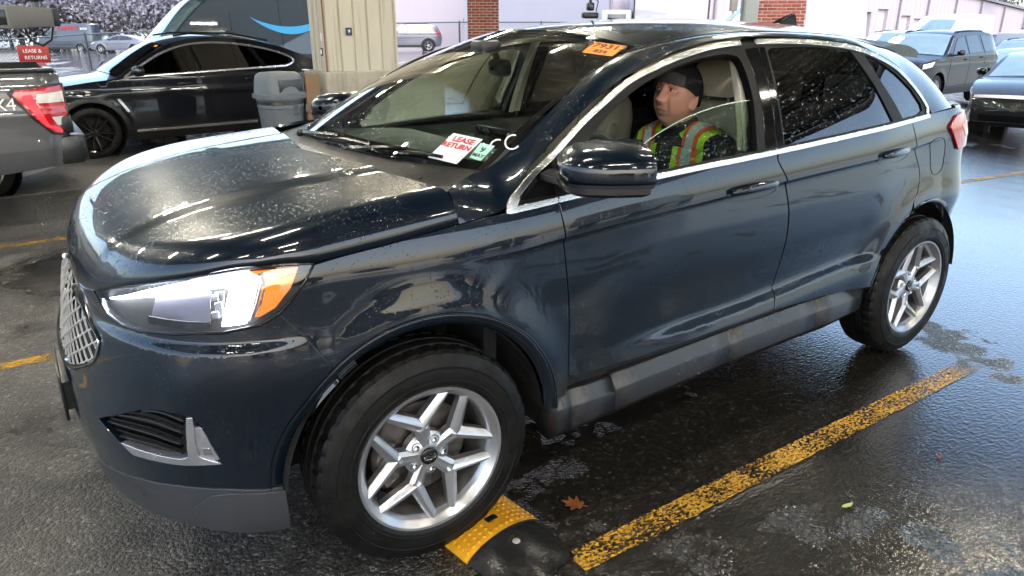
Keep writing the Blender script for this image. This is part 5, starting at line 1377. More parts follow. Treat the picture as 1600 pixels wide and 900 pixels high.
up = [(x, 2.12-.24*math.sin(math.pi*(x-1.86)/1.75)**.8+.07*(x-1.86)) for x in np.linspace(1.86, 3.5, 24)]
dn = [(x, 2.12-.38*math.sin(math.pi*(x-1.86)/1.75)**.85+.07*(x-1.86)) for x in np.linspace(1.86, 3.5, 24)]
v.sidep('smile_arrow', up+dn[::-1][:-1], M_SMILE, off=.010, rim=.002, both=False)
v.sidep('smile_arrow_head', [(3.32,2.36),(3.68,2.42),(3.56,2.08),(3.49,2.12),(3.56,2.32),(3.34,2.30)], M_SMILE, off=.010, rim=.002, both=False)
# ---- mid-size SUVs in the lot
xprof = [(-.86,.32),(-.92,.60),(-.89,.92),(-.78,1.05),(-.40,1.13),(.10,1.17),(.38,1.20),(.62,1.34),(.92,1.55),(1.12,1.67),(1.5,1.74),(2.2,1.77),(2.9,1.76),(3.4,1.71),(3.62,1.62),(3.82,1.28),(3.90,1.10),(3.94,.80),(3.90,.55),(3.84,.36)]
def make_suv(name, label, loc, rz, pm, gm, wsm, group=None, rim=None, scale=1.0):
    v = Veh(name, label, 'car', loc, rz, xprof, 3.02, .385, .98, pm, 1.16, tumble=.40, sill=.28, clad=M_BLACKPLASTIC, group=group, rimmat=rim, nsp=5, scale=scale)
    v.glasshouse([[(.78,1.22),(1.02,1.46),(1.22,1.60),(1.62,1.66),(1.68,1.24)], [(1.78,1.245),(1.74,1.665),(2.45,1.685),(2.62,1.26)], [(2.78,1.265),(2.68,1.68),(3.30,1.645),(3.52,1.56),(3.62,1.30)]], (v.kx(.38,0,60), v.kx(1.14,0,60)), (v.kx(3.60,60,99), v.kx(3.84,60,99)), gm, wsm)
    v.lines([[(.60,1.2),(.62,.8),(.58,.36)], [(1.74,1.22),(1.78,.7),(1.72,.36)], [(2.76,1.25),(2.72,.85),(2.55,.6)]])
    v.handles([(1.42,1.10),(2.42,1.13)], M_BLACKPLASTIC); v.mirror(.86, 1.22, M_BLACKPLASTIC)
    v.sidep('head_lamp', [(-.78,.92),(-.75,1.03),(-.30,1.09),(-.42,.97)], M_CLR, off=.012)
    v.sidep('tail_lamp', [(3.52,1.22),(3.66,1.25),(3.86,1.18),(3.90,1.02),(3.70,1.06)], M_REDLENS, off=.012)
    for yy in (-.62, .62): MB().tube([(1.30,yy,1.70),(1.45,yy,1.775),(2.2,yy,1.80),(3.0,yy,1.79),(3.3,yy,1.725)], .02, 6).build('roof_rail', M_BLACKPLASTIC, v.t)
    v.top('grille', [(4.5,-.62),(9.5,-.62),(9.5,.62),(4.5,.62)], M_BLACKPLASTIC, off=.012)
    v.top('tail_trim', [(91,-.7),(91,.7),(92.5,.7),(92.5,-.7)], M_BLACKPLASTIC, off=.012)
    v.sidep('crease', [(.6,.98),(3.4,1.06),(3.4,1.09),(.6,1.01)], pm, off=.008, rim=.008)
    return v
P_SLATE = lot_paint('slate_paint', (.007,.008,.014), (.014,.016,.026), .3, .3, coat=.45)
P_SILVER = lot_paint('silver_paint', (.15,.16,.205), (.21,.225,.28), .5, .35)
# ---- where they stand
def put(px, py): return (px, py, G(px, py))
make_suv('suv', 'dark slate SUV with black roof rails parked behind the tail lamp of the blue SUV', put(18.4, 7.86), R(4), P_SLATE, GL_DARK, GL_SKY)
make_suv('suv', 'silver SUV seen from its rear left between column and brick pier', put(21.6, 46.4), R(-24), P_SILVER, GL_DARK, GL_SKY)
P_EV = lot_paint('charcoal_paint', (.030,.034,.034), (.06,.065,.065), .5, .25)
sprof = [(-.84,.30),(-.92,.50),(-.90,.72),(-.80,.84),(-.45,.95),(.0,1.01),(.25,1.04),(.55,1.18),(1.0,1.37),(1.4,1.45),(2.0,1.46),(2.6,1.38),(3.2,1.20),(3.6,1.08),(3.72,.98),(3.75,.6),(3.7,.32)]
def make_sedan(name, label, loc, rz, pm, gm=GL_DARK, wsm=None, group=None, front=True):
    v = Veh(name, label, 'car', loc, rz, sprof, 2.85, .345, .93, pm, 1.0, tumble=.48, sill=.22, group=group, bow=.22)
    v.glasshouse([[(.70,1.06),(1.02,1.26),(1.40,1.38),(1.62,1.39),(1.66,1.05)], [(1.74,1.05),(1.70,1.395),(2.2,1.375),(2.65,1.26),(2.85,1.10)]], (v.kx(.26,0,60), v.kx(1.36,0,60)), None, gm, wsm)
    v.lines([[(.58,1.02),(.58,.34)], [(1.70,1.04),(1.68,.34)]]); v.handles([(1.40,.92),(2.40,.95)], pm); v.mirror(.78, 1.06, M_BLACK)
    v.top('light_bar', [(10.6,-.97),(10.6,.97),(12.2,.97),(12.2,-.97)], M_CLR, off=.012)
    v.top('plate', [(6.4,-.20),(6.4,.20),(9.2,.20),(9.2,-.20)], M_BLACK, off=.016)
    v.top('lower_grille', [(1.2,-.80),(1.2,.80),(3.8,.80),(3.8,-.80)], M_BLACK, off=.012)
    v.top('lower_trim', [(.4,-.9),(.4,.9),(.9,.9),(.9,-.9)], M_CHROME, off=.014)
    v.sidep('head_lamp', [(-.82,.72),(-.80,.80),(-.45,.90),(-.50,.80)], M_CLR, off=.012)
    return v
make_sedan('sedan', 'charcoal sedan facing the camera at the right edge', put(15.0, 3.38), R(15), P_EV, GL_DARK, GL_SKY)
make_sedan('sedan', 'pale sedan half hidden behind the charcoal one at the right edge', put(24.2, 7.75), R(8), P_SILVER, GL_SKY, GL_SKY)
make_van('work_van', 'white van behind the roof of the blue SUV, nearest the brick pier', put(16.6, 12.4), R(-18), P_WHITE, gm=GL_SKY, scale=.93)
make_van('work_van', 'white high roof van beyond the slate SUV', put(34.5, 15.8), R(0), P_WHITE, gm=GL_SKY)
v = make_suv('utility_suv', 'white low roofed van with blue windscreen between the two white vans', put(26.6, 13.4), R(4), P_WHITE, GL_SKY, GL_SKY)
P_NAVY = lot_paint('navy_paint', (.02,.03,.085), (.03,.045,.12), .2, .3)
jv = make_suv('navy_truck', 'navy blue truck with white door notice behind the slate SUV', put(30.5, 10.4), R(4), P_NAVY, GL_SKY, GL_SKY)
jv.sidep('door_notice', [(1.80,1.22),(2.25,1.23),(2.22,1.62),(1.80,1.60)], M_WHITE, off=.02, both=False)
text_mesh('hood_lettering', 'MAXIMUM  POWER', .13, M_WHITE, jv.t, MT(.15, -.995, 1.08) @ MR(R(90), 'X'), .004)
# roof equipment on the far truck
eq = thing('ladder_truck', 'white utility truck with a tangle of roof gear at the upper right', 'truck', put(34.5, 11.4), R(-4))
MB().box((1.6,0,1.25), (4.6,2.0,1.7), b=.06).build('body', P_WHITE, eq); MB().box((2.2,0,2.16), (3.6,1.9,.06)).build('rack', M_WHITE, eq)
for k in range(11):
    x = .6+k*.30; MB().tube([(x,-.8,2.2),(x+rng.uniform(-.25,.25),rng.uniform(-.2,.6),2.35+rng.uniform(0,.4)),(x+.2,.8,2.25)], .03, 5).build('roof_gear', M_BLACK if k % 3 == 0 else M_WHITE, eq)
for x in (0, 3.2):
    for s in (-1, 1): simple_wheel(eq, x, s*.9, .40, s, M_RIM, 6)
for i, (src, px, py, rz) in enumerate((('suv', 30.5, 15.6, 6), ('sedan', 38.5, 18.0, 2), ('suv.001', 41.0, 13.5, 6), ('sedan.001', 36.0, 9.8, 4), ('suv', 44.0, 18.5, 3))):
    c = copy_tree(bpy.data.objects[src]); c.location = put(px, py); c.rotation_euler = (0, 0, R(rz))
    c['label'] = ('dark SUV in the far row between the white vans', 'charcoal sedan in the far row before the roller doors', 'silver SUV in the far row behind the navy truck', 'pale sedan in the far row at the right edge', 'dark SUV furthest back before the warehouse')[i]
# far left: parked vehicles beyond the fence
v = make_van('far_van', 'dark blue van with red lettering far off beyond the fence', put(3.6, 86.0), R(-34), P_VAN)
text_mesh('van_lettering', 'EXPRESS', .55, M_RED, v.t, MT(2.6, -1.0, 2.22) @ MR(R(90), 'X'), .004); text_mesh('van_lettering', 'auto', .4, M_WHITE, v.t, MT(4.2, -1.0, 2.2) @ MR(R(90), 'X'), .004)
make_sedan('far_sedan', 'silver car parked far off left beyond the fence post', put(7.2, 73.5), R(-33), P_SILVER)
make_sedan('far_sedan', 'silver car behind the first one far beyond the fence', put(11.4, 72.3), R(-33), P_SILVER)
for i, (px, py, rz) in enumerate(((35.0, 78.0, -20), (41.5, 76.0, -24))):
    make_van('far_van', ('white van far off above the silver SUV', 'white van far off just left of the brick pier')[i], put(px, py), R(rz), P_WHITE, gm=GL_SKY)
make_sedan('far_sedan', 'dark car far off behind the silver SUV', put(34.0, 62.0), R(-30), P_SLATE)
make_sedan('far_sedan', 'white car far off right beside the brick pier', put(38.2, 61.0), R(-30), P_WHITE)
make_sedan('far_sedan', 'white car parked in front of the pale warehouse, left of the roof', put(37.5, 45.0), R(-25), P_WHITE)
make_sedan('far_sedan', 'second white car before the pale warehouse above the roof edge', put(42.0, 43.5), R(-25), P_WHITE)
# box truck near the warehouse
bt = thing('box_truck', 'white box truck with black edges in front of the pale warehouse', 'truck', put(25.5, 25.5), R(-33))
MB().box((1.6,0,2.0), (3.6,2.2,2.6), b=.04).build('box', P_WHITE, bt)
MB().box((-1.0,0,1.45), (1.5,2.0,1.9), b=.12).build('cab', P_WHITE, bt); MB().box((-1.0,-1.006,1.9), (.9,.02,.6), b=.01).build('cab_window', GL_DARK, bt)
for z in (.75, 3.28): MB().box((1.6,-1.12,z), (3.66,.04,.07)).build('edge_trim', M_BLACK, bt)
for x in (-.2, 3.4): MB().box((x,-1.12,2.0), (.07,.04,2.6)).build('edge_trim', M_BLACK, bt)
for x in (-.9, 2.6):
    for s in (-1, 1): simple_wheel(bt, x, s*.95, .42, s, M_RIM, 6)
# ------------------------------------------------------------------ chain link fence
M_GALV = plain('fence_steel', (.10,.11,.13), .5, .6)
def fence(label, pts, h):
    f = thing('chain_link_fence', label, 'fence', (0, 0, 0))
    P = [Vector(put(*p)) for p in pts]; rest = MB()
    for a, b in zip(P[:-1], P[1:]):
        L = (b-a).length; n = max(1, round(L/5)); d = (b-a)/n
        for i in range(n+1):
            q = a+d*i; q = Vector(put(q.x, q.y))
            MB().tube([q, q+Vector((0,0,h+.06))], .045, 8).build('post', M_GALV, f)
        top = [Vector(put((a+d*i).x, (a+d*i).y))+Vector((0,0,h)) for i in range(n+1)]
        MB().tube(top, .035, 6).build('top_rail', M_GALV, f)
        st = .16; nn = int(L/st); u = (b-a).normalized()
        for i in range(-int(h/st), nn):
            for s in (0, 1):
                x0 = i*st; x1 = x0+h
                lo, hi = max(x0, 0), min(x1, L)
                if hi-lo < .1: continue
                def pt(x):
                    z = (x-x0) if s == 0 else h-(x-x0)
                    q = a+u*x; return Vector((q.x, q.y, G(q.x, q.y)+z))
                p0, p1 = pt(lo), pt(hi); w = Vector((0,0,.007))
                rest.add([p0-w, p1-w, p1+w, p0+w], [(0,1,2,3)])
    m = rest.build('wire_mesh', M_GALV, f, smooth=False); m['kind'] = 'stuff'
fence('dark chain link fence across the far side of the lot', [(-17, 45.5), (2.6, 37.4), (18.5, 30.6), (30.0, 25.5)], 1.80)
# bent rail stub
rs = thing('rail_stub', 'small dark bent pipe rail beside the clad column', 'rail', put(8.9, 16.3))
MB().tube([(-1.2,.8,.55),(.0,0,.55),(.08,-.05,.5),(.08,-.05,.15),(0,0,.10),(-1.2,.8,.10)], .03, 8).build('rail', M_GALV, rs)
# ------------------------------------------------------------------ red sign and security camera
sg = thing('red_sign', 'red sign with white lettering seen over the pickup bed', 'sign', (-.45, 10.6, -.08), R(-22))
M_SIGN = plain('red_sign_face', (.30,.012,.012), .5, var=.25, vs=8)
MB().box((0,0,1.34), (.62,.02,.36), b=.004).build('panel', M_SIGN, sg); MB().tube([(0,.03,-.2),(0,.03,1.5)], .025, 8).build('post', M_GALV, sg)
sg.scale = (.68,.68,.68); sg.location.z += .43
text_mesh('lettering', 'LEASE &', .105, M_WHITE, sg, MT(-.02,-.012,1.405) @ MR(R(90),'X'), .001); text_mesh('lettering', 'RETURNS', .105, M_WHITE, sg, MT(.03,-.012,1.265) @ MR(R(90),'X'), .001)

# ------------------------------------------------------------------ unseen vehicles added behind the viewer to give the wet paint something to mirror
for i, (src, x, y, rz) in enumerate((('suv', -6.5, -16.5, 8), ('sedan', 0.5, -17.0, 4), ('suv.001', 7.0, -17.5, -6), ('work_van', 14.0, -15.0, 150))):
    c = copy_tree(bpy.data.objects[src]); c.location = (x, y, G(x, y)); c.rotation_euler = (0, 0, R(rz))
    c['label'] = ('unseen dark SUV added behind the viewer for reflections, leftmost of that row', 'unseen charcoal sedan added behind the viewer for reflections', 'unseen silver SUV added behind the viewer for reflections', 'unseen white van added behind the viewer for reflections, at the right')[i]
# ------------------------------------------------------------------ stickers, interior and driver of the blue SUV
def ws_sheet(name, quad, mat, off, par):
    return panel(name, wind, quad, mat, par, h=.04, off=off, rim=.0006, inside=WS_IN)
def ws_frame(quad, off):
    """frame on the windscreen: x along quad[0]->quad[1], y up"""
    P = [Vector(wpt(*q, off)) for q in quad]
    o = (P[0]+P[1]+P[2]+P[3])/4; return frame(o, P[1]-P[0], P[0]-P[3]), (P[1]-P[0]).length, (P[0]-P[3]).length
M_PAPER = plain('white_paper', (.80,.78,.82), .55, var=.03)
pap = thing('paper_notice', 'white paper reading LEASE RETURN in red behind the windscreen', 'paper', (0, 0, 0))
quad = [(-.720,.168),(-.878,.155),(-.876,.012),(-.728,.028)]
# the notice leans inside the glass, lettering towards the viewer outside
quadr = [quad[0], quad[1], quad[2], quad[3]]
P4 = [Vector(wpt(*q, .004)) for q in quadr]
sh = MB(); sh.add([tuple(p) for p in P4]+[tuple(p-Vector((.0004,0,.0008))) for p in P4], [(0,1,2,3),(7,6,5,4),(0,4,5,1),(1,5,6,2),(2,6,7,3),(3,7,4,0)]); so = sh.build('sheet', M_PAPER, pap, smooth=False)
bm = bmesh.new(); bm.from_mesh(so.data); bmesh.ops.recalc_face_normals(bm, faces=bm.faces); bm.to_mesh(so.data); bm.free()
o4 = (P4[0]+P4[1]+P4[2]+P4[3])/4; Mf = frame(o4, P4[1]-P4[0], P4[0]-P4[3])
wq = (P4[1]-P4[0]).length; hq = (P4[0]-P4[3]).length
text_mesh('lettering', 'LEASE', wq*.27, M_RED, pap, Mf @ MT(wq*.06, hq*.30, .0016), .0004, bold=.0012); text_mesh('lettering', 'RETURN', wq*.25, M_RED, pap, Mf @ MT(0, hq*.06, .0016), .0004, bold=.0012)
so.location = (0,0,0)
def decal(name, quad, mat, texts, off=.004, label=None):
    P4 = [Vector(wpt(*q, off)) for q in quad]
    s = MB().add([tuple(p) for p in P4], [(0,1,2,3)]).build(name, mat, suv, smooth=False)
    if label: s['label'] = label
    o = (P4[0]+P4[1]+P4[2]+P4[3])/4; M = frame(o, P4[1]-P4[0], P4[0]-P4[3]); w = (P4[1]-P4[0]).length; h = (P4[0]-P4[3]).length
    for body, sz, ty, mt in texts: text_mesh('print', body, sz*h, mt, s, M @ MT(0, ty*h, .0012), .0003, bold=.0006)
    return s
decal('orange_sticker', [(-.73,.945),(-.935,.965),(-.955,.845),(-.775,.832)], M_ORANGE, [('979312', .52, .20, M_PRINTBLK), ('854', .34, -.26, M_PRINTBLK)], label='orange number sticker at the top corner of the windscreen')
gs_ = decal('green_sticker', [(-.885,.135),(-.955,.126),(-.957,.040),(-.900,.052)], plain('mint_sticker', (.32,.62,.52), .5), [('9', .5, .1, M_PRINTBLK), ('MAY', .3, -.28, M_PRINTBLK)], label='mint green inspection sticker beside the paper notice')
Pl = Vector(wpt(-.945, .095, .005)); Pr = Vector(wpt(-.99, .155, .005))
text_mesh('chalk_marking', 'JCC', .075, M_WHITE, suv, frame((Pl+Pr)/2+Vector((.005,-.01,.0)), Vector((.55,-.55,.25)), Vector((.4,.1,.9))), .0006, bold=-.001)
# --- cabin
def cab(name, mb, mat, **k): return mb.build(name, mat, suv, **k)
ds = []
for y in np.linspace(-.74, .74, 25):
    a = 1-(y/.74)**2; b = .035*math.exp(-((y+.40)/.17)**2)
    ds.append([(.13+.17*(1-a)*1.0, y*.98, 1.212), (.32, y, 1.200+.006*a), (.52, y, 1.190+.010*a), (.70, y, 1.178+.010*a+b*.8), (.80, y, 1.165+b), (.845, y, 1.13+b*.5), (.84, y, 1.02), (.80, y, .85), (.72, y, .55)])
cab('dashboard', MB().grid(ds), M_DASH)
MB().box((.83, 0, 1.165), (.03, .27, .17), MT(0,0,0), b=.01).build('centre_screen', M_GLOSSBLK, suv)
sw = MB(); Ms = MT(1.03, -.40, 1.075) @ MR(R(-64), 'Y')
sw.tube([(.183*math.cos(a), .183*math.sin(a), 0) for a in np.linspace(0, 2*math.pi, 40, endpoint=False)], .016, 8, Ms, closed=True)
sw.lathe([(.075,-.02),(.08,.0),(.05,.02),(0,.022)], 20, Ms)
for a in (90, -90, 180): sw.tube([(.06*math.cos(R(a)), .06*math.sin(R(a)), 0), (.178*math.cos(R(a)), .178*math.sin(R(a)), 0)], .016, 6, Ms)
sw.tube([(.03,0,-.03),(.0,0,-.22)], .035, 8, Ms)
sw.build('steering_wheel', M_DASH, suv)
def seat(y, name='seat'):
    s = bpy.data.objects.new(name, None); s.empty_display_size = .1; link(s, suv); s.location = (0, y, 0)
    # back: rounded pad, reclined
    def pad(secs, nm, mat, e=.55):
        P = []
        for (x, z, hx, hy) in secs:
            P.append([(x+hx*math.copysign(abs(math.cos(a))**e, math.cos(a))*.97, hy*math.copysign(abs(math.sin(a))**e, math.sin(a)), z+.22*hx*math.cos(a)) for a in np.linspace(0, 2*math.pi, 32, endpoint=False)])
        m = MB(); m.grid(np.array(P).transpose(1, 0, 2), close_u=True); m.add(P[0], [tuple(range(32))]); m.add(P[-1], [tuple(range(32))]); o = m.build(nm, mat, s, angle=50)
        bm = bmesh.new(); bm.from_mesh(o.data); bmesh.ops.recalc_face_normals(bm, faces=bm.faces); bm.to_mesh(o.data); bm.free(); return o
    pad([(1.63,.62,.05,.22),(1.63,.66,.085,.25),(1.68,.85,.085,.265),(1.735,1.05,.075,.265),(1.775,1.20,.065,.25),(1.795,1.28,.055,.22),(1.805,1.325,.04,.17),(1.81,1.338,.015,.11)], 'seat_back', M_LEATHER)
    for sy in (-1, 1):
        P = [(1.545+.045*i, sy*(.20+.012*math.sin(i)), .72+.115*i) for i in range(5)]
        MB().tube(P, [.03,.055,.06,.05,.02], 10).build('bolster', M_LEATHER, s)
    for dy in (-.085, .085):
        MB().tube([(1.655+.04*k-.085, dy, .78+.115*k) for k in range(5)], .0035, 5).build('stitching', plain('stitch', (.22,.18,.13), .7), s)
    pad([(1.815,1.365,.02,.09),(1.80,1.375,.045,.125),(1.80,1.44,.055,.135),(1.81,1.50,.05,.125),(1.815,1.525,.025,.095)], 'head_rest', M_LEATHER)
    for sy in (-.06,.06): MB().tube([(1.81, sy, 1.31),(1.81, sy, 1.39)], .006, 6).build('rest_post', M_CHROME, s)
    MB().box((1.40, 0, .60), (.50, .50, .18), b=.06).build('seat_cushion', M_LEATHER, s)
    return s
seat(-.40); seat(.40)
bench = MB(); bench.box((2.50, 0, .62), (.50, 1.25, .18), b=.06); bench.box((2.78, 0, .95), (.14, 1.25, .62), MR(0, 'Y'), b=.05)
bench.build('rear_seat', M_LEATHER, suv)
for y in (-.40, 0, .40): MB().box((2.82, y, 1.34), (.09, .24, .16), b=.035).build('rear_head_rest', M_LEATHER, suv)
panel('headliner', lambda x, y: roof(x, y)-np.array([0, 0, .035]), roof_poly, M_TRIM, suv, h=.08, rim=0, inside=np.array([1.6, 0, 5.0]))
for s in (-1, 1):
    # inner pillar trims and door cards
    MB().grid([[(1.56+.03*t, s*(.845-.10*t-.06*t*t), 1.20+.40*t) for t in np.linspace(0, 1, 8)], [(1.475+.055*t, s*(.835-.10*t-.06*t*t), 1.20+.40*t) for t in np.linspace(0, 1, 8)], [(1.48+.06*t, s*(.80-.10*t-.06*t*t), 1.20+.40*t) for t in np.linspace(0, 1, 8)]]).build('pillar_trim', M_TRIM, suv)
    MB().grid([[tuple(np.array(UU[i])*[1, -s, 1]+[.02, -s*-.03*0, -.03]), tuple(np.array(UU[i])*[1, -s, 1]+[.03, s*.045, -.05])] for i in range(2, 9)]).build('pillar_trim', M_TRIM, suv)
    MB().grid([[(x, s*.86, 1.16), (x, s*.845, 1.13), (x, s*.80, 1.08), (x, s*.80, .95), (x, s*.76, .90), (x, s*.80, .82), (x, s*.82, .45)] for x in np.linspace(.55, 2.6, 12)]).build('door_card', M_DASH, suv, angle=30)
MB().box((1.7, 0, .46), (2.4, 1.5, .04)).build('cabin_floor', M_DASH, suv); MB().box((1.35, 0, .72), (.85, .22, .30), b=.04).build('centre_console', M_DASH, suv)
MB().box((3.0, 0, .9), (.04, 1.5, .75)).build('rear_bulkhead', M_DASH, suv)
rm = MB(); P = []
for x, k in ((-.02,.82),(-.012,1),(.012,1),(.03,.8),(.04,.3)):
    P.append([(x, k*.125*math.copysign(abs(math.cos(a))**.6, math.cos(a)), k*.036*math.copysign(abs(math.sin(a))**.7, math.sin(a))) for a in np.linspace(0, 2*math.pi, 28, endpoint=False)])
Mr = MT(.86, -.02, 1.500) @ MR(R(-18), 'Z') @ MR(R(180), 'Z')
rm.grid(np.array(P).transpose(1, 0, 2), Mr, close_u=True); rm.add(P[0], [tuple(range(28))], Mr); rm.tube([(.86,-.0,1.52),(.84,0,1.575)], .014, 8)
rm.build('inside_mirror', M_BLACKPLASTIC, suv); MB().box((.80, 0, 1.585), (.10,.10,.05), MR(0,'Y'), b=.015).build('sensor_housing', M_BLACKPLASTIC, suv)
# ------------------------------------------------------------------ driver
def remeshed(name, parts, vox, mat, parent, smooth_it=3, inflate=0.0):
    me = bpy.data.meshes.new(name); V = []; F = []
    for m in parts:
        n = len(V); V += m.V; F += [tuple(i+n for i in f) for f in m.F]
    me.from_pydata(V, [], F); me.update()
    o = bpy.data.objects.new(name+'_tmp', me); COL.objects.link(o)
    r = o.modifiers.new('r', 'REMESH'); r.mode = 'VOXEL'; r.voxel_size = vox; r.use_smooth_shade = True
    if smooth_it: s = o.modifiers.new('s', 'SMOOTH'); s.iterations = smooth_it; s.factor = .5
    if inflate: d = o.modifiers.new('d', 'DISPLACE'); d.strength = inflate; d.mid_level = 0
    dg = bpy.context.evaluated_depsgraph_get(); dg.update()
    m2 = bpy.data.meshes.new_from_object(o.evaluated_get(dg))
    COL.objects.unlink(o); bpy.data.objects.remove(o)
    m2.materials.clear(); m2.materials.append(mat); m2.polygons.foreach_set('use_smooth', [True]*len(m2.polygons))
    m2.name = name; q = bpy.data.objects.new(name, m2); return link(q, parent)
def skin_mat():
    m, nt, p = nodes('skin'); t = NT(nt); co = t.coord()
    c = t.mix(t.noise(co, 22, 4), (.50,.25,.18), (.60,.32,.235))
    c = t.mix(t.rng(t.noise(co, 9, 2), .45, .7, 0, .5, True), c, (.56,.21,.155))
    # cropped grey stubble over jaw, lip and cheeks below the nose
    xyz = t.n('SeparateXYZ'); t.l(co, xyz.inputs[0])
    jaw = t.math('MULTIPLY', t.rng(xyz.outputs[2], .600, .640, 1, 0, True), t.rng(xyz.outputs[2], .545, .575, 0, 1, True))
    fr_ = t.rng(xyz.outputs[0], -.20, -.06, 1, .35, True)
    st_f = t.math('MULTIPLY', t.math('MULTIPLY', jaw, fr_), t.rng(t.noise(co, 420, 2), .35, .6, .35, .75))
    c = t.mix(st_f, c, (.15,.105,.095))
    t.l(c, p.inputs['Base Color']); setp(p, rough=.45, sss=.06); p.inputs['Subsurface Radius'].default_value = (.012,.005,.003)
    t.l(t.bump(t.noise(co, 350, 2), .25, .001), p.inputs['Normal']); return m
M_SKIN = skin_mat()
M_JACK = plain('black_fleece', (.008,.008,.010), .85, var=.3, vs=40, bump=.6, bs=300)
M_BEANIE = plain('black_knit', (.005,.005,.007), .9, var=.3, vs=60, bump=.9, bs=420)
M_LIME = plain('lime_vest', (.50,.85,.03), .6, var=.12, vs=25, bump=.3, bs=300, emit=(.50,.85,.03), es=.0)
M_VORG = plain('orange_tape', (.85,.13,.02), .6, var=.1, bump=.3, bs=300)
M_SILV = plain('silver_tape', (.62,.70,.72), .3, .3, var=.15, vs=120)
drv = thing('person', 'man in black knit cap and lime hi-vis vest sitting at the wheel', 'person', (1.58, -.41, .70))
HC = Vector((-.065, -.01, .676))          # head centre relative to the seat root
HR = MR(R(8), 'Z') @ MR(R(15), 'Y') @ MR(R(3), 'X')   # head turn / tilt, face looks along -x
def head_mesh():
    n1, n2 = 72, 96; V = []; F = []
    for i in range(n1+1):
        ph = math.pi*i/n1
        for j in range(n2):
            th = 2*math.pi*j/n2
            d = np.array([math.sin(ph)*math.cos(th), math.sin(ph)*math.sin(th), math.cos(ph)])   # +x = face
            x, y, z = d[0]*.098, d[1]*.077, d[2]*.118
            if z < 0: y *= 1-.22*(z/-.118)**1.3; 
            if z < -.03 and x < 0: x *= 1-.25*min(1, (-.03-z)/.08)
            if x > .03: x = .03+(x-.03)*.92
            f = max(0, d[0])
            def bump(cy, cz, sy, sz, a): return a*math.exp(-((y-cy)/sy)**2-((z-cz)/sz)**2)*(1 if d[0] > .2 else 0)
            dx = 0
            dx += bump(0, -.012, .013, .022, .012)+bump(0, -.032, .015, .012, .026)+bump(0, .012, .010, .020, .006)      # nose bridge, tip
            dx += bump(.013, -.037, .008, .008, .007)+bump(-.013, -.037, .008, .008, .007)                                    # nostrils
            dx += bump(.030, .010, .017, .012, -.016)+bump(-.030, .010, .017, .012, -.016)                                      # eye sockets
            dx += bump(.028, .030, .022, .009, .010)+bump(-.028, .030, .022, .009, .010)                                      # brow
            dx += bump(.040, -.020, .020, .018, .005)+bump(-.040, -.020, .020, .018, .005)                                      # cheek bones
            dx += bump(0, -.060, .020, .006, .006)+bump(0, -.073, .018, .006, .006)-bump(0, -.0665, .024, .0025, .006)       # lips
            dx += bump(0, -.099, .022, .014, .012)+bump(0, -.085, .02, .006, -.005)                                           # chin
            dx -= bump(.027, -.052, .005, .018, .006)+bump(-.027, -.052, .005, .018, .006); dx += bump(.040, -.052, .012, .020, .006)+bump(-.040, -.052, .012, .020, .006); dx -= bump(.028, -.004, .014, .004, .004)+bump(-.028, -.004, .014, .004, .004)                                    # folds
            V.append((x+dx, y, z))
    for i in range(n1):
        for j in range(n2):
            a, b = i*n2+j, i*n2+(j+1) % n2; F.append((a, a+n2, b+n2, b))
    m = MB(); M = MT(*HC) @ HR @ MR(math.pi, 'Z') @ Matrix.Scale(1.14, 4); m.add(V, F, M)
    for s in (-1, 1):
        ear = []
        for k in range(9):
            ph = math.pi*k/8; ear.append([(-.008+.018*math.sin(ph)*math.cos(t_)-.010*math.cos(ph)*.3, s*(.074+.010*math.sin(ph)*math.sin(t_)+.006*(1 if math.cos(t_) < 0 else 0)), -.010+.032*math.cos(ph)) for t_ in np.linspace(0, 2*math.pi, 14, endpoint=False)])
        m.grid(np.array(ear).transpose(1, 0, 2), M, close_u=True)
    return m
HM = MT(*HC) @ HR @ MR(math.pi, 'Z') @ Matrix.Scale(1.14, 4)
def ell(c, r, M=None, n=16):
    P = [[(c[0]+r[0]*math.sin(a)*math.cos(b), c[1]+r[1]*math.sin(a)*math.sin(b), c[2]+r[2]*math.cos(a)) for a in np.linspace(0, math.pi, n)] for b in np.linspace(0, 2*math.pi, 2*n, endpoint=False)]
    return MB().grid(P, M, close_u=True)
def torso(k=1.0, z0=.0):
    secs = []
    for z, hx, hy, cx in ((.02,.13,.18,.02),(.08,.145,.19,.02),(.20,.135,.185,.03),(.32,.135,.195,.03),(.40,.130,.210,.025),(.455,.118,.215,.02),(.495,.095,.190,.01),(.520,.075,.145,.0),(.540,.062,.095,-.01),(.56,.055,.065,-.015)):
        if z < z0: continue
        secs.append([(cx+hx*k*math.copysign(abs(math.cos(a))**.85, math.cos(a)), hy*k*math.copysign(abs(math.sin(a))**.85, math.sin(a)), z) for a in np.linspace(0, 2*math.pi, 40, endpoint=False)])
    m = MB(); m.grid(np.array(secs).transpose(1, 0, 2), close_u=True); m.add(secs[0], [tuple(range(40))]); m.add(secs[-1], [tuple(range(40))]); return m
def arm(s, k=1.0):
    m = MB(); sh = Vector((.015, s*.205, .455)); el = Vector((-.10, s*.275, .215)); wr = Vector((-.37, s*.175, .36))
    m.tube([sh, sh.lerp(el, .3)+Vector((0,s*.01,0)), sh.lerp(el, .7), el], [.072*k,.062*k,.055*k,.050*k], 16); m.V[-1]
    m2 = ell(el, (.052*k,)*3); m.add(m2.V, m2.F); m3 = ell(sh, (.074*k,)*3); m.add(m3.V, m3.F)
    m.tube([el, el.lerp(wr, .3), el.lerp(wr, .75), wr], [.050*k,.050*k,.038*k,.032*k], 14); return m
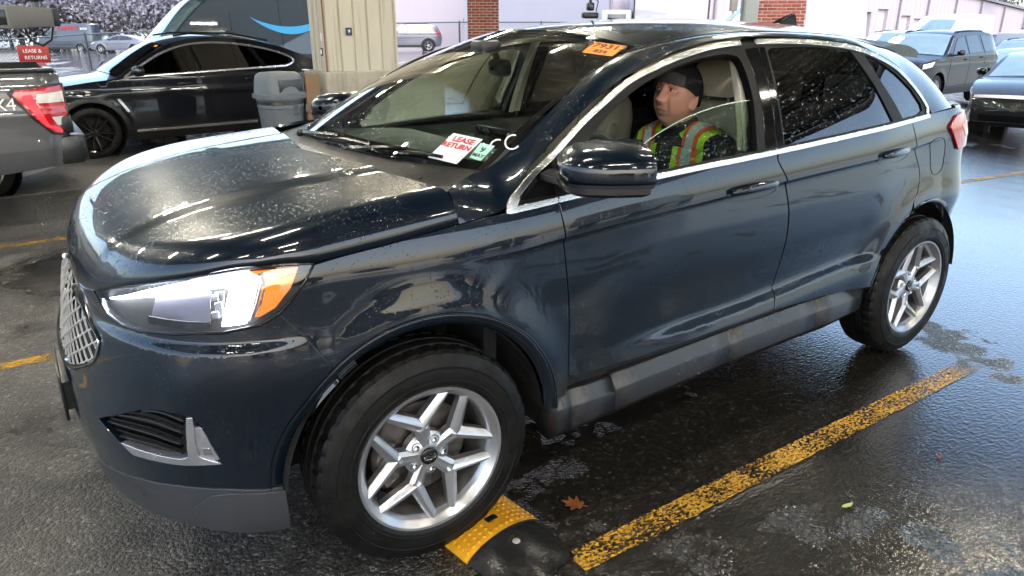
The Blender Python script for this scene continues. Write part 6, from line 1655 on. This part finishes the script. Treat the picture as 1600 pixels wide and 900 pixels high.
def hand(s):
    out = []; wr = Vector((-.37, s*.175, .36)); pl = ell(wr+Vector((-.05, 0, .012)), (.048,.020,.042)); out.append(pl)
    for k in range(4):
        b = wr+Vector((-.085, 0, .045-.024*k)); t_ = (.075,.085,.08,.062)[k]
        out.append(MB().tube([b, b+Vector((-t_*.5, -s*.004, .006)), b+Vector((-t_*.75, -s*.028, .002)), b+Vector((-t_*.55, -s*.048, -.002))], [.0095,.009,.0085,.007], 8))
    b = wr+Vector((-.03, 0, .045)); out.append(MB().tube([b, b+Vector((-.022,-s*.012,.022)), b+Vector((-.05,-s*.022,.028))], [.011,.010,.008], 8)); return out
def leg(s):
    m = MB(); hp_ = Vector((.0, s*.10, .03)); kn = Vector((-.44, s*.15, .08)); an = Vector((-.72, s*.13, -.20))
    m.tube([hp_, hp_.lerp(kn, .5), kn], [.095,.08,.062], 14); q = ell(kn, (.062,)*3); m.add(q.V, q.F); m.tube([kn, kn.lerp(an, .4), an], [.06,.055,.04], 12); f_ = ell(an+Vector((-.07,0,-.02)), (.12,.045,.035)); m.add(f_.V, f_.F); return m
neck = MB().tube([HC+Vector((.045,0,-.155)), HC+Vector((.03,0,-.10)), HC+Vector((.022,0,-.04))], [.062,.056,.058], 18)
body = remeshed('body', [head_mesh(), neck, torso(.93), arm(-1,.85), arm(1,.85), leg(-1), leg(1)]+hand(-1)+hand(1), .0042, M_SKIN, drv, 2)
tr = MB().tube([HC+Vector((.060,0,-.165)), HC+Vector((.045,0,-.125)), HC+Vector((.036,0,-.098))], [.078,.070,.066], 20)
jack = remeshed('jacket', [torso(1.0), arm(-1), arm(1), tr], .008, M_JACK, drv, 4, .006)
remeshed('trousers', [leg(-1), leg(1), ell((.02,0,.04), (.15,.19,.10))], .010, M_JACK, drv, 3, .006)
# eyes, brows
for s in (-1, 1):
    e = ell((.0720, s*.030, .011), (.0120,.0105,.0062), HM, 12); eye = e.build('eye', plain('eye_white', (.60,.55,.52), .15, var=.03), drv)
    ir = ell((.0820, s*.0295-.003, .0118), (.0030,.0048,.0050), HM, 8); ir.build('iris', plain('iris_dark', (.03,.02,.015), .1), eye)
    MB().tube([(.0800, s*.016, .015), (.0868, s*.030, .0205), (.0790, s*.045, .013)], .0028, 6, HM).build('eyelid', M_SKIN, eye)
    MB().tube([(.0960, s*.014, .030), (.0985, s*.028, .035), (.0860, s*.048, .030)], [.002,.0035,.002], 6, HM).build('eyebrow', plain('brow_hair', (.05,.035,.03), .8), drv)
mo = MB().tube([(.080, -.024, -.0675), (.0905, -.010, -.0655), (.0925, 0, -.0665), (.0905, .010, -.0655), (.080, .024, -.0675)], .0018, 6, HM); mo.build('mouth_line', plain('lip_dark', (.16,.05,.045), .5), drv)
stub = []
# knitted cap: dome over the skull, hem running from the forehead down to the nape
cap_p = []
for j in range(48):
    th = 2*math.pi*j/48; row = []
    hem = .045-.062*(.5-.5*math.cos(th))**.9
    for i in range(17):
        t_ = i/16
        ph0 = math.acos(max(-1, min(1, hem/.122))); ph = ph0*(1-t_)
        x = .104*math.sin(ph)*math.cos(th); y = .085*math.sin(ph)*math.sin(th); z = .128*math.cos(ph)
        back = max(0, -math.cos(th)); x -= .022*back*math.sin(ph)*(.4+.6*t_); z += .006*math.sin(6*th+4*t_)*.15+.006*t_
        x -= .012*t_
        row.append((x, y, z))
    cap_p.append(row)
cm = MB().grid(cap_p, HM, close_u=True); cm.grid([[tuple(np.array(r[0])*[.95,.95,1]) , r[0]] for r in cap_p], HM, close_u=True)
cm.build('knit_cap', M_BEANIE, drv)
br_ = MB().grid([[(.104*math.cos(th)*k, .084*math.sin(th)*k, .052+dz+.010*math.sin(th*1.0)-.020*abs(math.sin(th))**2) for th in np.linspace(-1.15, .9, 16)] for k, dz in ((1.005,.022),(1.03,.010),(1.045,-.012),(1.02,-.020))], HM)
br_.build('cap_peak', plain('grey_peak', (.05,.045,.045), .8, bump=.4, bs=300), drv)
# hi-vis vest: two shoulder straps widening to the chest and back, with tapes on top
def vest_strip(name, mat, yc, hw, off, s, z0=.10, split=None):
    rows = []
    path = []
    for z in np.linspace(z0, .47, 14): path.append(('f', z))
    for a in np.linspace(0, 1, 8): path.append(('t', a))
    for z in np.linspace(.47, z0, 14): path.append(('b', z))
    prof = pch([.02,.08,.20,.32,.40,.455,.495,.52],[.13,.145,.135,.135,.130,.118,.095,.075]); hyp = pch([.02,.08,.20,.32,.40,.455,.495],[.18,.19,.185,.195,.21,.215,.19]); cxp = pch([.02,.2,.32,.40,.455,.495],[.02,.03,.03,.025,.02,.01])
    for kind, q in path:
        row = []
        for d in np.linspace(-1, 1, 7):
            spread = 1.0
            yy = yc(q if kind != 't' else .5)*1.0+d*hw(q if kind != 't' else .5)
            yy = s*yy
            if kind in 'fb':
                z = q; hx = float(prof(z)); hy = float(hyp(z)); c = min(.98, abs(yy)/hy)
                xx = hx*(1-c**(2/.85))**(.85/2)
                x = float(cxp(z))+(-1 if kind == 'f' else 1)*(xx+off); row.append((x, yy, z))
            else:
                z_top = .548-.45*max(0, abs(yy)-.075)**1.15+.012; hx = .085
                ang = math.pi*(1-q); row.append((.012+(hx+off)*math.cos(ang), yy, .47+(z_top+off-.47)*math.sin(ang)**.7))
        rows.append(row)
    o = MB().grid(rows).build(name, mat, drv, angle=60); return o
for s in (-1, 1):
    vest_strip('hi_vis_vest', M_LIME, lambda z: .125, lambda z: .075 if z > .40 else .075+.02*min(1, (.40-z)/.1), .014, s)
    vest_strip('orange_tape', M_VORG, lambda z: .125, lambda z: .042, .019, s)
    vest_strip('silver_tape', M_SILV, lambda z: .125, lambda z: .022, .023, s)
bt_ = MB(); rows = []
for z in (.245, .295):
    rows.append([(.03+(.135+.026)*math.copysign(abs(math.cos(a))**.85, math.cos(a)), (.19+.026)*math.copysign(abs(math.sin(a))**.85, math.sin(a)), z) for a in np.linspace(0, 2*math.pi, 40)])
bt_.grid(rows).build('waist_tape', M_SILV, drv)
# ------------------------------------------------------------------ warehouse, trees, security camera
M_WALL = plain('pale_cladding', (.46,.41,.45), .6, var=.05, vs=.6); M_WALL2 = plain('pale_wall', (.52,.48,.51), .6, var=.05, vs=.6)
M_TRIMG = plain('grey_trim', (.25,.22,.26), .5); M_BAYIN = plain('bay_shade', (.30,.28,.27), .8, var=.1)
def warehouse(name, label, A, B, zt0, zt1, drop, bays, doors, ribs=True):
    """long wall from A to B (x,y); zt: eave heights; bays downpipes; doors list of (t0,t1,height,kind)"""
    w = thing(name, label, 'building', (0, 0, 0)); A = Vector((*A, 0)); B = Vector((*B, 0)); d = B-A; L = d.length; u = d/L; nrm = Vector((-u.y, u.x, 0))
    if nrm.dot(Vector((-.9, -2.7, 0))-A) < 0: nrm = -nrm
    def pt(t, z, off=0.0): q = A+d*t+nrm*off; return (q.x, q.y, z)
    ze = lambda t: zt0+(zt1-zt0)*t
    nb = len(bays)
    for t0, t1 in zip(bays[:-1], bays[1:]):
        ds_ = [x for x in doors if t0 <= (x[0]+x[1])/2 <= t1]
        hs_ = [(x[0], x[1], x[2]) for x in ds_]
        m = MB(); cur = t0
        for (a, b, h) in sorted(hs_):
            m.add([pt(cur, drop), pt(a, drop), pt(a, ze(a)), pt(cur, ze(cur))], [(0,1,2,3)]); m.add([pt(a, h), pt(b, h), pt(b, ze(b)), pt(a, ze(a))], [(0,1,2,3)])
            m.add([pt(a, drop), pt(a, h), pt(a, h, -.4), pt(a, drop, -.4)], [(0,1,2,3)]); m.add([pt(b, drop), pt(b, h), pt(b, h, -.4), pt(b, drop, -.4)], [(0,1,2,3)]); m.add([pt(a, h), pt(b, h), pt(b, h, -.4), pt(a, h, -.4)], [(0,1,2,3)])
            cur = b
        m.add([pt(cur, drop), pt(t1, drop), pt(t1, ze(t1)), pt(cur, ze(cur))], [(0,1,2,3)]); m.build('wall_panel', M_WALL if ribs else M_WALL2, w, smooth=False)
        if ribs:
            r = MB(); k = int((t1-t0)*L/.6)
            for i in range(k):
                t = t0+(t1-t0)*(i+.5)/k
                top = ze(t)-.05; bot = max([h+.1 for a, b, h in hs_ if a <= t <= b]+[drop])
                r.add([pt(t-.04/L, bot, .012), pt(t+.04/L, bot, .012), pt(t+.04/L, top, .012), pt(t-.04/L, top, .012)], [(0,1,2,3)])
            q = r.build('wall_ribs', M_WALL, w, smooth=False); q['kind'] = 'stuff'
        p = MB(); p.tube([pt(t0, drop, .12), pt(t0, ze(t0)-.1, .12)], .07, 6); p.build('downpipe', M_TRIMG, w)
    for (a, b, h, kind) in doors:
        m = MB(); m.add([pt(a, drop, -.25), pt(b, drop, -.25), pt(b, h, -.25), pt(a, h, -.25)], [(0,1,2,3)]); dr = m.build('bay_door', M_WALL2 if kind else M_BAYIN, w, smooth=False)
        if kind:
            for row in (.35, .55):
                for i in range(4):
                    t0_ = a+(b-a)*(i+.12)/4; t1_ = a+(b-a)*(i+.88)/4; zz_ = drop+(h-drop)*row
                    MB().add([pt(t0_, zz_, -.22), pt(t1_, zz_, -.22), pt(t1_, zz_+.38, -.22), pt(t0_, zz_+.38, -.22)], [(0,1,2,3)]).build('pane', GL_DARK, dr, smooth=False)
    rf = MB(); rf.add([pt(0, ze(0), .25), pt(1, ze(1), .25), pt(1, ze(1)+.18, .25), pt(0, ze(0)+.18, .25)], [(0,1,2,3)]); rf.add([pt(0, ze(0)+.18, .25), pt(1, ze(1)+.18, .25), pt(1, ze(1)+1.6, -14), pt(0, ze(0)+1.6, -14)], [(0,1,2,3)]); rf.build('roof', M_TRIMG, w, smooth=False)
    MB().add([pt(0, drop, 0), pt(0, drop, -14), pt(0, ze(0)+1.6, -14), pt(0, ze(0), 0)], [(0,1,2,3)]).build('end_wall', M_WALL2, w, smooth=False)
    return w, pt
WA, WB = (20.5, 29.0), (62.0, 15.5)
warehouse('warehouse', 'long pale lilac warehouse with roller doors and downpipes at upper right', (25.2, 27.0), (78.0, 28.0), 6.8, 2.5, -1.4, [0,.15,.28,.40,.525,.60,.68,.76,.84,.92,1], [(.43,.46,2.5,0),(.475,.50,2.7,1),(.535,.56,2.3,1),(.57,.592,2.1,1),(.61,.64,1.9,0),(.70,.73,1.5,0)])
w2, pt2 = warehouse('warehouse', 'pale windowless warehouse wall above the roof of the blue SUV', (24.0, 58.0), (44.0, 36.0), 9.0, 9.0, -.5, [0,.35,.7,1], [], True)
for t in (.34,.42,.50,.58,.66,.74):
    MB().box(pt2(t, 2.0, .15), (.35,.35,.35)).build('wall_vent', M_TRIMG, w2)
for t in (.40,.52):
    MB().box(pt2(t, 4.1, .5), (.7,.7,.35)).build('flood_lamp', M_TRIMG, w2)
MB().box((66.0, 26.5, 5.6), (2.2, 2.0, 1.6)).build('roof_unit', M_TRIMG, bpy.data.objects['warehouse'])
# --- trees: trunk, limbs and clumps of leaf faces
def leafmat(name, a, b):
    m, nt, p = nodes(name); t = NT(nt); co = t.coord()
    t.l(t.mix(t.noise(co, 1.2, 3), a, b), p.inputs['Base Color']); setp(p, rough=.7)
    tl_ = t.n('BsdfTranslucent'); t.l(t.mix(t.noise(co, 1.2, 3), a, b), tl_.inputs[0]); mx_ = t.n('MixShader'); mx_.inputs[0].default_value = .5
    t.l(p.outputs[0], mx_.inputs[1]); t.l(tl_.outputs[0], mx_.inputs[2]); t.l(mx_.outputs[0], nt.nodes['Material Output'].inputs[0]); return m
M_LEAF = leafmat('grey_green_leaves', (.05,.07,.05), (.11,.13,.10)); M_LEAF2 = leafmat('haze_pale_leaves', (.44,.435,.50), (.56,.55,.62)); M_BARK = plain('bark', (.09,.08,.08), .9)  # far tree line: pale lavender leaf colour stands in for distance haze
def tree_proto(name, seed, h, rad, nleaf, mat, sz):
    r = np.random.default_rng(seed); tr_ = MB(); tips = []
    def limb(p, d, L, rr, lvl):
        q = p+d*L; tr_.tube([p, p.lerp(q, .5)+Vector(r.normal(0, L*.05, 3)), q], [rr, rr*.8, rr*.55], 6); tips.append(q)
        if lvl:
            for _ in range(3+(lvl > 1)):
                nd = (d+Vector(r.normal(0, .55, 3))).normalized(); nd.z = abs(nd.z)*.8+.15; limb(p.lerp(q, r.uniform(.5, 1)), nd.normalized(), L*r.uniform(.5, .72), rr*.5, lvl-1)
    limb(Vector((0,0,0)), Vector((0,0,1)), h*.30, h*.020, 3)
    T = np.array([t for t in tips if t.z > h*.12]); c = T[r.integers(0, len(T), nleaf)]+r.normal(0, 1, (nleaf, 3))*np.array([rad*.30, rad*.30, h*.10])
    V = []; F = []
    for i, p in enumerate(c):
        a = r.normal(0, 1, 3); a /= np.linalg.norm(a); b = np.cross(a, r.normal(0, 1, 3)); b /= np.linalg.norm(b)
        s = sz*r.uniform(.5, 1.3); V += [p-a*s, p+b*s*.6, p+a*s, p-b*s*.6]; F.append((4*i, 4*i+1, 4*i+2, 4*i+3))
    me_t = bpy.data.meshes.new(name+'_trunk'); me_t.from_pydata(tr_.V, [], tr_.F); me_t.materials.append(M_BARK)
    me_c = bpy.data.meshes.new(name+'_crown'); me_c.from_pydata([tuple(v) for v in V], [], F); me_c.materials.append(mat); me_c.update()
    return me_t, me_c
protos = [tree_proto('t%d' % k, 30+k, 15, 5.5, 16000 if k < 3 else 5000, M_LEAF2 if k < 3 else M_LEAF, .19 if k < 3 else .30) for k in range(5)]
def tree(label, x, y, k, s, rz, group):
    t = thing('tree', label, 'tree', (x, y, G(x, y)-.3), rz, group, s)
    for nm, me in zip(('trunk', 'crown'), protos[k]):
        o = bpy.data.objects.new(nm, me); link(o, t)
tn = 0
for i in range(72):
    a = i*.64; px = -34+a*2.15+rng.uniform(-.6,.6); py = 118-a*.55+rng.uniform(-7,7)+(i % 2)*9
    tree('haze-tinted grey tree in the tree line beyond the far lot', px, py, i % 3, rng.uniform(.85,1.25), rng.uniform(0,6), 'tree line beyond the far lot')
for i, (px, py, s) in enumerate(((76.0,47.0,.42),(84.0,46.0,.46),(90.0,43.0,.52),(101.0,43.0,.55),(84.0,30.0,.40))[:4]):
    tree(('leafy tree over the warehouse roof, leftmost of the right group','leafy tree over the warehouse roof, second from left','broad leafy tree over the warehouse roof, third from left','leafy tree at the top right corner')[i], px, py, 3+i % 2, s, i*1.3, 'trees behind the warehouse')
# --- security camera hung on a pipe, upper left
cc = thing('security_camera', 'grey boxed security camera hanging from a pipe at the upper left', 'camera', (-.72, 2.30, 1.71), R(-52))
M_CAMG = plain('camera_grey', (.13,.125,.12), .5, var=.1)
MB().box((0,0,0), (.115,.22,.105), b=.008).build('housing', M_CAMG, cc); MB().box((0,-.12,.0), (.128,.10,.118), b=.006).build('hood', M_CAMG, cc)
MB().box((0,-.172,-.002), (.095,.006,.075), b=.002).build('lens_window', M_GLOSSBLK, cc); MB().box((0,.13,0), (.105,.05,.095), b=.008).build('rear_cap', M_BLACKPLASTIC, cc)
MB().tube([(0,.06,.05),(0,.06,.14),(-.02,.06,.25),(0,.06,3.1)], .018, 8).build('pole', M_GALV, cc)
for k in range(4): MB().box((0,.06,.09+.04*k), (.075-.01*(k%2)*2,.06,.018), b=.005).build('bracket', M_BLACK, cc)
MB().tube([(.02,.13,-.04),(.02,.10,-.12),(.02,.04,-.15),(.02,-.03,-.12),(.02,-.05,-.055)], .007, 6).build('cable', M_BLACK, cc)
c2 = thing('roof_camera', 'small black camera bracket seen just above the SUV roof', 'camera', (9.35, 9.55, 2.02), R(-30))
MB().box((0,0,0), (.14,.22,.16), b=.03).build('head', M_BLACK, c2); MB().box((0,0,-.17), (.34,.2,.12), b=.04).build('base', M_BLACKPLASTIC, c2); MB().tube([(0,0,.08),(0,0,3.0)], .03, 8).build('pole', M_BLACK, c2); MB().tube([(.12,0,-.1),(.16,0,.1),(.05,0,.2)], .012, 6).build('cable', M_BLACK, c2)
